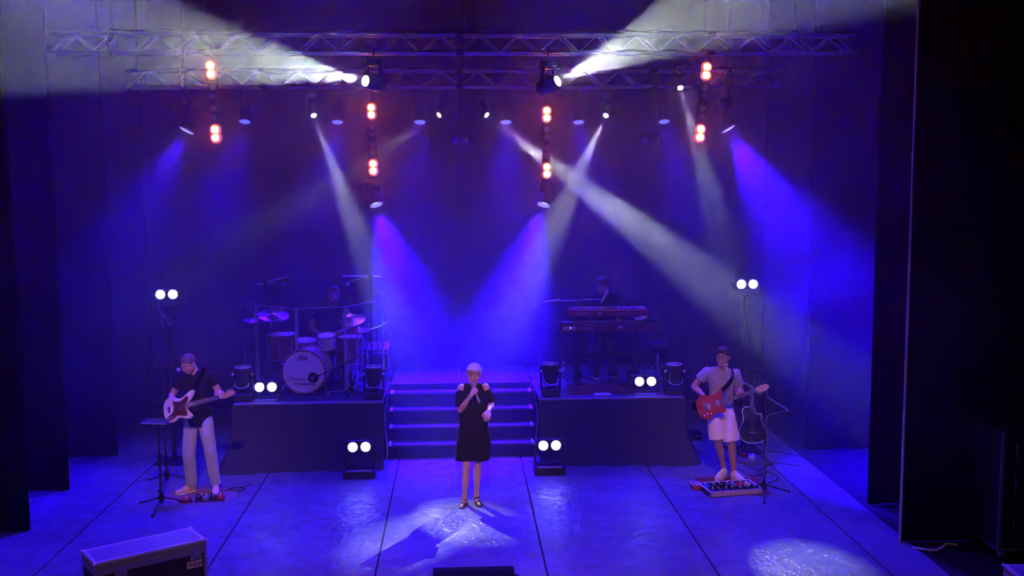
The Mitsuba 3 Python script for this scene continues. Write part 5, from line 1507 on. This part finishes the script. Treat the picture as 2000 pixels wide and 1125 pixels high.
for k, (x, y) in enumerate(((-0.13, -0.165), (-0.09, -0.17), (-0.05, -0.168), (-0.01, -0.172), (0.03, -0.17), (0.07, -0.175), (0.11, -0.17), (0.15, -0.18))):
    sc_.append(tube(curve([(x - 0.018, y - 0.012, 0), (x - 0.008, y + 0.02, 0), (x, y - 0.012, 0), (x + 0.010, y + 0.014, 0), (x + 0.018, y - 0.010, 0)], 12), 0.0032, 5))
part(t, 'scrawl', move(cat(sc_), fm(0, 0)), INK, 'second line of handwriting', kind='stuff')
part(t, 'port_hole', move(cat(cyl((0.135, -0.078, 0.001), (0.135, -0.078, 0.004), 0.072, n=36)), F), MATT, 'dark round port hole', smooth=False)
part(t, 'port_ring', move(ring(frame((0.135, -0.078, 0.004), V(1, 0, 0), V(0, 1, 0), V(0, 0, 1)), 0.072, 0.005, 36, 6), F), BLACK)
port = (F @ np.append(V(0.135, -0.078, 0.05), 1))[:3]
# its microphone on a short boom
b = atz(690, 770, RZ)
b[1] = 14.2
t = tripod_stand('microphone_stand', 'short boom stand whose arm reaches into the bass drum\'s port hole', 'microphone stand', b[0] - 0.02, 14.28, RZ + 0.48, RZ, 0.16, 0.09, 0.009, 0.3)
j = V(b[0] - 0.02, 14.28, RZ + 0.49)
boom(t, j, j + unit(j - port) * 0.14, port + V(0.05, 0, 0.02), BLACK, 0.008)
microphone(port + V(0.0, -0.005, 0), port + V(0.10, -0.01, 0.045), 'black microphone at the bass drum\'s port hole', MATT)


def drum(name, label, c, r, h, m, tilt=(0, 0, 1), legs=True, rods=6, top=HEADW):
    """c: the middle of the top head."""
    t = thing(name, label, 'drum')
    M = basis(c, tilt)
    n = 36
    part(t, 'shell', lathe([(r - 0.008, -h), (r - 0.004, -h), (r - 0.004, -0.004), (r - 0.008, -0.004)], n, M), m)
    part(t, 'top_head', lathe([(r - 0.002, -0.004), (r - 0.004, 0.003)], n, M), top, 'pale drum head')
    for z in (-0.006, -h + 0.006):
        part(t, 'hoop', ring(M @ Zf(0, 0, z), r + 0.005, 0.008, n, 6), CHROME)
    for k in range(rods):
        g = 2 * PI * (k + 0.3) / rods
        u = V(math.cos(g), math.sin(g), 0)
        part(t, 'tension_rod', move(cat(cyl(u * (r + 0.012) + V(0, 0, 0.006), u * (r + 0.012) + V(0, 0, -h + 0.0), 0.0035, n=5), move(cbox(-0.009, 0.011, -0.011, 0.011, -0.025, 0.025, 0.004), frame(u * (r + 0.003) + V(0, 0, -h * 0.5), u, np.cross(V(0, 0, 1), u), V(0, 0, 1)))), M), CHROME)
    if legs:
        for k in range(3):
            g = 0.5 + 2 * PI * k / 3
            u = V(math.cos(g), math.sin(g), 0)
            p = c + u * (r + 0.016)
            part(t, 'leg', tube(curve([V(p[0], p[1], c[2] - h * 0.35), V(p[0], p[1], c[2] - h - 0.05), V(p[0], p[1], RZ + 0.12), V(p[0] + u[0] * 0.05, p[1] + u[1] * 0.05, RZ + 0.008)], 12), 0.006, 6), CHROME)
    return t


def stand_legs(t, x, y, spread, rot, hub, z=None):
    z = RZ if z is None else z
    for k in range(3):
        g = rot + k * 2 * PI / 3
        e = V(x + spread * math.cos(g), y + spread * math.sin(g), z + 0.012)
        l = part(t, 'leg', cat(bar((x, y, z + hub), e, 0.014, 0.006), bar((x, y, z + hub * 0.35), (V(x, y, z + hub) + e) / 2, 0.010, 0.004)), CHROME, smooth=False)
        part(l, 'rubber_foot', mt(sph(e + V(0, 0, 0.004), 0.014, 10)), MATT)


c = at(551, 652, 14.85)
drum('floor_tom', 'large wood-brown floor tom left of the bass drum', c, 0.19, 0.36, WOODSH)
c = at(684, 657, 15.0)
drum('floor_tom', 'wood-brown floor tom right of the bass drum', c, 0.17, 0.40, WOODSH)
c = at(637, 655, 14.72)
t = drum('rack_tom', 'small pale sparkling tom mounted above the bass drum', c, 0.115, 0.19, SPARK, (-0.05, -0.25, 1), False)
part(t, 'mount', cat(cyl(c + V(0, 0.12, -0.1), c + V(0, 0.18, -0.12), 0.012, n=10), cyl(c + V(0, 0.18, -0.10), V(c[0], c[1] + 0.18, RZ + 0.655), 0.013, n=10)), CHROME)
c = at(594, 664, 15.05)
t = drum('snare_drum', 'snare drum behind the bass drum in front of the drummer', c, 0.178, 0.14, CHROME, (0, -0.08, 1), False, 8)
k = thing('snare_stand', 'chrome tripod stand under the snare drum', 'drum stand')
part(k, 'pole', cyl((c[0], c[1], RZ + 0.10), (c[0], c[1], c[2] - 0.17), 0.012, n=10), CHROME)
part(k, 'basket', cat(*[cyl((c[0], c[1], c[2] - 0.19), (c[0] + 0.16 * math.cos(g), c[1] + 0.16 * math.sin(g), c[2] - 0.15), 0.006, n=6) for g in (0.3, 2.4, 4.5)]), CHROME)
stand_legs(k, c[0], c[1], 0.26, 0.9, 0.22)


def cymbal(label, c, r, tilt, m=BRASS, stand=None, sx=0.0, sy=0.0, group=None):
    t = thing('cymbal', label, 'cymbal', group)
    M = basis(c, tilt)
    part(t, 'plate', lathe([(0.006, 0.022), (0.02, 0.021), (0.036, 0.010), (0.045, 0.002), (r * 0.6, -0.009), (r, -0.022), (r, -0.0235), (r * 0.6, -0.0105), (0.04, 0.0), (0.02, 0.019), (0.006, 0.0205)][::-1], 48, M), m, smooth=50)
    part(t, 'wing_nut', cyl((M @ V(0, 0, 0.02, 1))[:3], (M @ V(0, 0, 0.06, 1))[:3], 0.008, n=8), CHROME)
    if stand:
        k = thing('cymbal_stand', stand, 'cymbal stand')
        f = V(c[0] + sx, c[1] + sy, RZ)
        el = V(f[0], f[1], RZ + (c[2] - RZ) * 0.72)
        part(k, 'pole', cyl(f + V(0, 0, 0.08), el, 0.012, n=10), CHROME)
        part(k, 'upper_tube', cyl(el - V(0, 0, 0.02), c - unit(tilt) * 0.03, 0.009, n=8), CHROME)
        part(k, 'joint', cat(cyl(el - V(0, 0.02, 0), el + V(0, 0.02, 0), 0.02, n=12), cyl(f + V(0, 0, 0.42), f + V(0, 0, 0.48), 0.019, n=12)), CHROME)
        part(k, 'felt', cyl((M @ V(0, 0, -0.022, 1))[:3], (M @ V(0, 0, 0.0, 1))[:3], 0.014, n=10), MATT)
        stand_legs(k, f[0], f[1], 0.27, 0.4 + sx, 0.26)


cymbal('large cymbal high on the left of the drum kit', at(534, 613, 14.95), 0.225, (0.10, -0.30, 1), stand='chrome stand under the large left cymbal', sx=-0.10, sy=0.0)
# hi-hat: two plates and a stand
c = at(497, 625, 14.98)
t = thing('hi_hat', 'pair of hi-hat cymbals at the left end of the drum kit', 'cymbal')
for dz, tl, f in ((0.025, (0.06, -0.14, 1), 1), (-0.055, (0.02, -0.05, 1), -1)):
    part(t, 'plate', lathe([(0.006, 0.022), (0.02, 0.021), (0.036, 0.010), (0.045, 0.002), (0.11, -0.009), (0.178, -0.02), (0.178, -0.0215), (0.11, -0.0105), (0.04, 0.0), (0.02, 0.019), (0.006, 0.0205)][::-1], 44, basis(c + V(0, 0, dz), tl) @ np.diag([1, f, f, 1.0])), BRASS, smooth=50)
part(t, 'clutch', cyl(c + V(0, 0, 0.03), c + V(0, 0, 0.10), 0.011, n=10), CHROME)
k = thing('hi_hat_stand', 'chrome stand with pedal under the hi-hat', 'cymbal stand')
part(k, 'pole', cyl((c[0], c[1], RZ + 0.05), c - V(0, 0, 0.06), 0.011, n=10), CHROME)
part(k, 'rod', cyl(c - V(0, 0, 0.07), c + V(0, 0, 0.13), 0.004, n=6), CHROME)
part(k, 'pedal', hullpts([(c[0] - 0.045, c[1] + 0.02, RZ + 0.02), (c[0] + 0.045, c[1] + 0.02, RZ + 0.02), (c[0] - 0.045, c[1] + 0.30, RZ + 0.006), (c[0] + 0.045, c[1] + 0.30, RZ + 0.006), (c[0] - 0.04, c[1] + 0.02, RZ + 0.075), (c[0] + 0.04, c[1] + 0.02, RZ + 0.075)]), CHROME, smooth=False)
stand_legs(k, c[0], c[1], 0.25, 1.6, 0.26)
cymbal('small splash cymbal, topmost on the right of the drum kit', at(680, 613, 14.9), 0.112, (-0.05, -0.12, 1), stand='thin chrome stand under the splash cymbal', sx=0.03, sy=0.05)
cymbal('crash cymbal with a bright edge, below the splash cymbal', at(688, 623, 14.72), 0.19, (-0.12, -0.34, 1), stand='chrome stand under the right crash cymbal', sx=0.06, sy=-0.02)
cymbal('ride cymbal, lowest on the right of the drum kit', at(699, 641, 14.85), 0.195, (-0.04, -0.16, 1), stand='chrome stand under the ride cymbal', sx=0.12, sy=0.1)
c = at(660, 640, 14.9)

t = thing('drum_throne', 'round black stool the drummer sits on', 'stool')
hp = (drumJ['hipR'] + drumJ['hipL']) / 2
part(t, 'seat', lathe([(0.13, 0), (0.17, 0.015), (0.175, 0.06), (0.15, 0.085), (0.05, 0.09)], 28, Zf(hp[0], hp[1] + 0.02, hp[2] - 0.19)), MATT)
part(t, 'post', cyl((hp[0], hp[1] + 0.02, RZ + 0.06), (hp[0], hp[1] + 0.02, hp[2] - 0.19), 0.016, n=12), CHROME)
stand_legs(t, hp[0], hp[1] + 0.02, 0.24, 0.7, 0.22)
# drumsticks
for w, d, lab in ((drumJ['wrR'], V(0.42, -0.85, 0.12), 'drumstick in the drummer\'s right hand'), (drumJ['wrL'], V(-0.5, -0.8, 0.10), 'drumstick in the drummer\'s left hand')):
    p = w + unit(d) * 0.06 + V(0, 0, -0.03)
    solo('drumstick', lathe([(0.0065, -0.10), (0.0075, 0.0), (0.007, 0.2), (0.004, 0.27), (0.0058, 0.285), (0.003, 0.298)], 10, basis(p, d)), MAPLE, lab, 'drumstick')
# glowing strip
pts = curve([at(705, 651, 14.95), at(722, 644, 14.95), at(740, 638, 14.95), at(756, 629, 14.97)], 24)
t = thing('light_strip', 'thin glowing strip, red to blue-green, at the right of the drum kit', 'light')
part(t, 'backing', tube(pts + V(0, 0.008, 0), 0.008, 6), BLACK)
cols = ((6, 0.5, 0.5), (3.5, 1.2, 1.2), (2.0, 1.6, 2.6), (1.2, 2.2, 2.6), (0.4, 2.6, 2.6), (0.3, 3.0, 3.4))
n_ = len(pts)
for k, cc in enumerate(cols):
    a_, b_ = int(k * (n_ - 1) / 6), int((k + 1) * (n_ - 1) / 6)
    part(t, 'light_segment', tube(pts[a_:b_ + 1] + V(0, -0.004, 0.003), 0.004, 6), KEYW, **glow(np.array(cc) * 0.4, 0.02))
part(t, 'holder', tube(curve([pts[14] + V(0, 0.012, 0), V(pts[14][0], 15.0, pts[14][2] - 0.1), V(pts[14][0], 15.02, RZ + 0.02)], 10), 0.008, 8), BLACK)

# mixer on a small table right of the kit
c = at(732, 668, 15.55)
t = thing('side_table', 'small folding table behind the right drum riser corner', 'table')
part(t, 'table_top', cbox(c[0] - 0.24, c[0] + 0.24, 15.38, 15.8, c[2] - 0.16, c[2] - 0.135, 0.005), BLACK, smooth=False)
for x in (-0.21, 0.21):
    for y in (15.42, 15.76):
        part(t, 'leg', cyl((c[0] + x, y, DZ), (c[0] + x, y, c[2] - 0.158), 0.012, n=8), ALUD)
t = thing('mixer', 'small mixer with pale frame on the side table', 'mixer')
part(t, 'body', hullpts([(c[0] - 0.2, 15.42, c[2] - 0.133), (c[0] + 0.2, 15.42, c[2] - 0.133), (c[0] - 0.2, 15.74, c[2] - 0.133), (c[0] + 0.2, 15.74, c[2] - 0.133), (c[0] - 0.2, 15.42, c[2] - 0.10), (c[0] + 0.2, 15.42, c[2] - 0.10), (c[0] - 0.2, 15.74, c[2] - 0.02), (c[0] + 0.2, 15.74, c[2] - 0.02)]), BLACK, smooth=False)
for q in (-0.2, 0.2):
    part(t, 'side_cheek', hullpts([(c[0] + q + a, y, z) for a in (-0.008, 0.008) for y, z in ((15.41, c[2] - 0.133), (15.75, c[2] - 0.133), (15.41, c[2] - 0.09), (15.75, c[2] - 0.005))]), ALU, smooth=False)
for i in range(6):
    for k in range(3):
        part(t, 'knob', cyl((c[0] - 0.15 + 0.06 * i, 15.5 + 0.08 * k, c[2] - 0.08 + 0.02 * k), (c[0] - 0.15 + 0.06 * i, 15.49 + 0.08 * k, c[2] - 0.055 + 0.02 * k), 0.009, n=8), KEYW if (i + k) % 3 else REDP)

# overhead microphones
for (a0_, a1_, mc, px, Y, lab) in (((500, 556), (562, 540), (563, 550), 523, 15.2, 'left'), ((745, 540), (668, 539), (671, 551), 727, 15.2, 'right')):
    A_, B_ = at(*a0_, Y), at(*a1_, Y)
    b = at(px, 700, Y)
    f = (b[0] - A_[0]) / (B_[0] - A_[0])
    j = A_ + (B_ - A_) * f
    t = tripod_stand('microphone_stand', f'tall {lab} overhead boom stand of the drum kit', 'microphone stand', b[0], Y, j[2] - 0.005, RZ, 0.22, 0.12, 0.011, 0.8, BLACK)
    boom(t, j, A_, B_, ALU, 0.009)
    mcp = at(*mc, Y - 0.02)
    s_ = 1 if lab == 'left' else -1
    k = microphone(mcp + V(-0.06 * s_, 0, -0.03), mcp + V(0.07 * s_, 0, 0.005), f'slim {lab} overhead microphone above the drum kit', BLACK)
    part(t, 'clip', cat(cyl(B_ + (A_ - B_) * 0.04, mcp + V(0, 0, 0.01), 0.009, n=8)), MATT)
    part(t, 'cable', tube(curve([mcp + V(0.07 * s_, 0, 0.005), mcp + V(0.0 * s_, 0.02, -0.05), B_ + (A_ - B_) * 0.35 + V(0, 0.01, -0.05), j + V(0.02, 0.015, -0.02)], 24), 0.0045, 6), ALUD)

# ---------------------------------------------------------------- acrylic drum shield
tops = [atz(475, 587, 2.16), atz(500, 597, 2.16), atz(578, 604, 2.16), atz(673, 600, 2.16), atz(747, 586, 2.16)]
tops[2][1] = max(tops[2][1], 14.13)
t = thing('drum_shield', 'clear acrylic drum shield of upright panels in front of the drum kit', 'drum shield')
ZS0, ZS1 = DZ + 0.012, 2.165
for k, (a_, b_) in enumerate(zip(tops[:-1], tops[1:])):
    a_, b_ = V(a_[0], a_[1], 0), V(b_[0], b_[1], 0)
    d = unit(b_ - a_)
    a2, b2 = a_ + d * 0.022, b_ - d * 0.022
    v = np.array([[*a2[:2], ZS0], [*b2[:2], ZS0], [*b2[:2], ZS1], [*a2[:2], ZS1]])
    part(t, 'panel', trimesh.Trimesh(v, np.array([[0, 1, 2], [0, 2, 3]]), process=False), ACRYLIC, 'clear panel', smooth=False)
    for z in (ZS0, ZS1):
        part(t, 'panel_edge', bar(V(a2[0], a2[1], z), V(b2[0], b2[1], z), 0.008, 0.010), ALU, 'bright polished edge', smooth=False)
for k, p in enumerate(tops):
    z1 = ZS1 + (0.01 if k < 4 else 0.10)
    for q in ((-0.012, 0.012) if 0 < k < 4 else (0.0,)):
        part(t, 'hinge_post', cyl((p[0] + q, p[1], DZ + 0.009), (p[0] + q + (0.0 if k < 4 else 0.0), p[1], z1), 0.008 if 0 < k < 4 else (0.005 if k == 0 else 0.012), n=8), ALU, 'pale hinge strip')
    part(t, 'foot', cbox(p[0] - 0.05, p[0] + 0.05, p[1] - 0.02, p[1] + 0.02, DZ + 0.0085, DZ + 0.022, 0.004), ALUD, smooth=False)

# ================================================================ keyboards
def keys(t, x0, x1, y0, y1, z, octs):
    n = octs * 7 + 1
    w = (x1 - x0) / n
    for i in range(n):
        part(t, 'white_key', cbox(x0 + w * i + 0.0008, x0 + w * (i + 1) - 0.0008, y0, y1, z, z + 0.014, 0.002), KEYW, smooth=False)
    for i in range(n - 1):
        if i % 7 in (0, 1, 3, 4, 5):
            x = x0 + w * (i + 1)
            part(t, 'black_key', cbox(x - 0.005, x + 0.005, y0, y0 + (y1 - y0) * 0.62, z + 0.012, z + 0.024, 0.002), BLACKL, smooth=False)


YL, YU = 14.72, 14.86
la, lb = at(1092, 640, YL), at(1290, 640, YL)
ZL = (la[2] + lb[2]) / 2
t = thing('keyboard', 'lower keyboard, dark brown back lettered KORG, facing the audience', 'keyboard')
x0, x1 = la[0], lb[0]
part(t, 'case', cbox(x0, x1, YL, YL + 0.36, ZL - 0.06, ZL + 0.055, 0.012), DARKRED, smooth=False)
part(t, 'top_panel', hullpts([(x0 + 0.01, YL + 0.01, ZL + 0.054), (x1 - 0.01, YL + 0.01, ZL + 0.054), (x0 + 0.01, YL + 0.18, ZL + 0.054), (x1 - 0.01, YL + 0.18, ZL + 0.054), (x0 + 0.01, YL + 0.02, ZL + 0.075), (x1 - 0.01, YL + 0.02, ZL + 0.075), (x0 + 0.01, YL + 0.17, ZL + 0.058), (x1 - 0.01, YL + 0.17, ZL + 0.058)]), BLACK, smooth=False)
keys(t, x0 + 0.10, x1 - 0.10, YL + 0.19, YL + 0.345, ZL + 0.05, 7)
part(t, 'maker_name', text('KORG', 0.052, frame((x0 + 0.155, YL - 0.0005, ZL - 0.004), V(1, 0, 0), V(0, 0, 1), V(0, -1, 0)), 0.002, True), KEYW, 'pale lettering KORG', smooth=False)
part(t, 'model_name', text('NAUTILUS', 0.034, frame((x0 + 0.40, YL - 0.0005, ZL - 0.004), V(1, 0, 0), V(0, 0, 1), V(0, -1, 0)), 0.002), PINKP, 'faint second lettering', smooth=False)
for i, x in enumerate(np.linspace(x0 + 0.62, x1 - 0.25, 9)):
    part(t, 'socket', cyl((x, YL - 0.004, ZL - 0.01), (x, YL + 0.002, ZL - 0.01), 0.009, n=10), ALUD)
part(t, 'rear_label', cbox(x0 + 0.865, x0 + 0.925, YL - 0.003, YL + 0.002, ZL - 0.008, ZL + 0.025, 0.001), PINKP, smooth=False)
part(t, 'rear_light', cyl((x0 + 0.165, YL - 0.006, ZL + 0.006), (x0 + 0.165, YL, ZL + 0.006), 0.01, n=10), KEYW, 'small bright light', **glow((2, 1.1, 1.0), 0.02))

ua, ub = at(1113, 611, YU), at(1266, 611, YU)
ZU = (ua[2] + ub[2]) / 2
t = thing('keyboard', 'upper keyboard with red back lettered nord stage, facing the audience', 'keyboard')
x0, x1 = ua[0], ub[0]
part(t, 'case', cbox(x0, x1, YU, YU + 0.33, ZU - 0.052, ZU + 0.045, 0.010), REDKEY, smooth=False)
part(t, 'top_panel', cbox(x0 + 0.01, x1 - 0.01, YU + 0.01, YU + 0.17, ZU + 0.044, ZU + 0.052, 0.003), REDKEY, smooth=False)
part(t, 'rear_edge', cbox(x0, x1, YU - 0.004, YU + 0.006, ZU + 0.036, ZU + 0.047, 0.002), PINKP, 'pale upper rear edge', smooth=False)
keys(t, x0 + 0.08, x1 - 0.03, YU + 0.175, YU + 0.32, ZU + 0.04, 6)
for i in range(10):
    part(t, 'control_knob', cyl((x0 + 0.15 + 0.09 * i, YU + 0.09, ZU + 0.05), (x0 + 0.15 + 0.09 * i, YU + 0.09, ZU + 0.066), 0.011, n=10), KEYW if i % 4 == 0 else BLACK)
part(t, 'maker_name', text('nord stage 4', 0.040, frame((x0 + 0.165, YU - 0.0005, ZU - 0.006), V(1, 0, 0), V(0, 0, 1), V(0, -1, 0)), 0.002), PINKP, 'pale lettering nord stage 4', smooth=False)
for i, x in enumerate(np.linspace(x0 + 0.45, x1 - 0.12, 10)):
    part(t, 'socket', cyl((x, YU - 0.004, ZU - 0.012), (x, YU + 0.002, ZU - 0.012), 0.008, n=10), ALUD)
part(t, 'rear_label', cbox(x0 + 0.425, x0 + 0.46, YU - 0.003, YU + 0.002, ZU - 0.02, ZU + 0.012, 0.001), KEYW, 'pale square', smooth=False)
# a small tilted controller whose keys show at the right, and a module at the end
c = at(1250, 621, YU + 0.05)
t = thing('key_controller', 'small white-keyed controller lying between the two keyboards at the right', 'keyboard')
Mk = frame(V(c[0], YL + 0.10, ZL + 0.078), V(1, 0, 0), unit(V(0, 1, 0.55)), unit(V(0, -0.55, 1)))
part(t, 'case', move(cbox(-0.10, 0.10, -0.02, 0.13, 0.004, 0.022, 0.004), Mk), BLACK, smooth=False)
for i in range(7):
    part(t, 'white_key', move(cbox(-0.092 + 0.0263 * i, -0.092 + 0.0263 * i + 0.023, -0.012, 0.122, 0.021, 0.030, 0.003), Mk), KEYW, smooth=False)
c = at(1275, 637, YL)
t = thing('sound_module', 'flat blue-lit sound module on the right end of the lower keyboard', 'sound module')
part(t, 'body', cbox(c[0] - 0.12, c[0] + 0.12, YL + 0.03, YL + 0.2, ZL + 0.077, ZL + 0.115, 0.006), BLACK, smooth=False)
part(t, 'screen', cbox(c[0] - 0.06, c[0] + 0.06, YL + 0.06, YL + 0.15, ZL + 0.1145, ZL + 0.117, 0.001), LENS, smooth=False)
for q in (-0.09, 0.09):
    part(t, 'knob', cyl((c[0] + q, YL + 0.12, ZL + 0.115), (c[0] + q, YL + 0.12, ZL + 0.13), 0.012, n=10), ALUD)

t = thing('keyboard_stand', 'black two-column stand carrying both keyboards', 'keyboard stand')
for px in (1127, 1242):
    x = at(px, 700, YL + 0.2)[0]
    part(t, 'column', cbox(x - 0.03, x + 0.03, YL + 0.30, YL + 0.38, DZ + 0.03, ZU - 0.07, 0.008), BLACK, smooth=False)
    part(t, 'foot', cbox(x - 0.035, x + 0.035, YL - 0.05, YL + 0.55, DZ + 0.001, DZ + 0.045, 0.01), BLACK, smooth=False)
    part(t, 'support_arm', bar((x, YL + 0.33, ZL - 0.10), (x, YL - 0.0, ZL - 0.068), 0.05, 0.022), BLACK, smooth=False)
    part(t, 'support_arm', bar((x, YL + 0.33, ZU - 0.085), (x, YU - 0.0, ZU - 0.060), 0.05, 0.022), BLACK, smooth=False)
    part(t, 'arm_knob', cyl((x + 0.0, YL - 0.03, ZL - 0.066), (x, YL + 0.0, ZL - 0.066), 0.022, n=14), MATT)
xa, xb = at(1127, 700, YL + 0.2)[0], at(1242, 700, YL + 0.2)[0]
part(t, 'cross_bar', cbox(xa, xb, YL + 0.32, YL + 0.36, DZ + 0.38, DZ + 0.43, 0.008), BLACK, smooth=False)

# keyboard player's microphone
ym = 14.62
m0, m1 = at(1187, 568, 14.98), at(1178, 584, 14.96)
e0, j = at(1061, 589, 14.75), at(1132, 579, 14.9)
t = tripod_stand('microphone_stand', 'boom stand reaching across the keyboards from the left', 'microphone stand', j[0], j[1], j[2], DZ + 0.001, 0.26, 0.12, 0.011, 0.2)
boom(t, j, e0, m1 + V(-0.03, 0, 0.0), ALU, 0.008)
part(t, 'counter_grip', cyl(e0, e0 + (j - e0) * 0.45, 0.012, n=10), ALU)
microphone(m0, m0 + unit(m1 - m0) * 0.19, 'silver microphone at the keyboard player\'s chin', ALU)

# stool, pedals, rug, bottle on the keyboard riser
c = at(1285, 676, 15.2)
t = thing('stool', 'round-seated black stool at the right end of the keyboard riser', 'stool')
part(t, 'seat', mt(ell(c + V(0, 0, 0.0), np.eye(3), V(0.16, 0.16, 0.085))), RUGD, 'thick rounded cushion')
part(t, 'post', cyl((c[0], c[1], DZ + 0.08), (c[0], c[1], c[2] - 0.05), 0.02, n=12), CHROME)
part(t, 'plate', cyl((c[0], c[1], c[2] - 0.09), (c[0], c[1], c[2] - 0.06), 0.09, n=20), BLACK)
stand_legs(t, c[0], c[1], 0.26, 0.5, 0.24, DZ)
solo('riser_rug', cbox(1.55, 2.75, 14.12, 14.75, DZ + 0.001, DZ + 0.007, 0.003), RUG, 'dark red rug on the keyboard riser in front of the player', 'rug', smooth=False)
a0, a1 = atz(1166, 778, DZ + 0.03), atz(1199, 776, DZ + 0.03)
t = thing('flat_pedal_board', 'flat silver-edged pedal at the front edge of the keyboard riser', 'pedal board')
part(t, 'plate', cbox(a0[0], a1[0], 13.93, 14.07, DZ + 0.001, DZ + 0.028, 0.004), ALUD, smooth=False)
for i in range(4):
    part(t, 'tread_rib', cbox(a0[0] + 0.012, a1[0] - 0.012, 13.945 + 0.03 * i, 13.957 + 0.03 * i, DZ + 0.027, DZ + 0.034, 0.002), ALU, smooth=False)
c = atz(1100, 736, DZ)
t = thing('water_bottle', 'clear water bottle standing beside the left upright lamp of the keyboard riser', 'bottle')
part(t, 'bottle', lathe([(0.02, 0), (0.033, 0.004), (0.034, 0.06), (0.031, 0.07), (0.034, 0.08), (0.034, 0.15), (0.014, 0.20), (0.013, 0.215)], 20, Zf(c[0], c[1], DZ + 0.001)), 'm_bottle')
part(t, 'cap', cyl((c[0], c[1], DZ + 0.214), (c[0], c[1], DZ + 0.234), 0.0155, n=14, c=0.002), WHITEP, 'white cap')
part(t, 'label_band', lathe([(0.0345, 0.09), (0.0345, 0.14)], 20, Zf(c[0], c[1], DZ + 0.001)), WHITEP, 'pale label')
c = at(1240, 726, 14.9)
t = thing('equipment_case', 'small open case with pale edges behind the right twin lamp', 'case')
x, y = c[0], 14.75
part(t, 'body', cbox(x - 0.10, x + 0.06, y, y + 0.25, DZ + 0.001, DZ + 0.17, 0.006), BLACK, smooth=False)
for k in range(3):
    part(t, 'drawer_edge', cbox(x - 0.09, x + 0.05, y - 0.006, y + 0.004, DZ + 0.05 + 0.045 * k, DZ + 0.062 + 0.045 * k, 0.002), ALUD, smooth=False)
t = thing('tablet', 'small tilted tablet behind the right twin lamp', 'tablet')
c = at(1262, 722, 14.8)
part(t, 'body', move(cbox(-0.08, 0.08, -0.06, 0.06, -0.005, 0.005, 0.003), frame(V(c[0], 14.85, DZ + 0.14), V(1, 0, 0), unit(V(0, 0.7, 0.7)), unit(V(0, -0.7, 0.7)))), ALUD, smooth=False)
part(t, 'screen', move(cbox(-0.07, 0.07, -0.05, 0.05, 0.0045, 0.007, 0.001), frame(V(c[0], 14.85, DZ + 0.14), V(1, 0, 0), unit(V(0, 0.7, 0.7)), unit(V(0, -0.7, 0.7)))), LENS, smooth=False)
part(t, 'leg', cyl((c[0], 14.87, DZ + 0.001), (c[0], 14.86, DZ + 0.135), 0.008, n=8), BLACK)
part(t, 'foot', cyl((c[0], 14.87, DZ + 0.001), (c[0], 14.87, DZ + 0.014), 0.06, n=20), BLACK)
for i, pts in enumerate((((1110, 752), (1135, 746), (1160, 752), (1190, 748), (1225, 752)), ((1120, 765), (1140, 760), (1160, 768), (1190, 765), (1250, 770)))):
    solo('riser_cable', tube(curve([atz(x, y, DZ + 0.012) for x, y in pts], 30), 0.006, 6), BLACK, ('black cable across the keyboard riser behind the rug', 'black cable along the front of the keyboard riser')[i], 'cable')
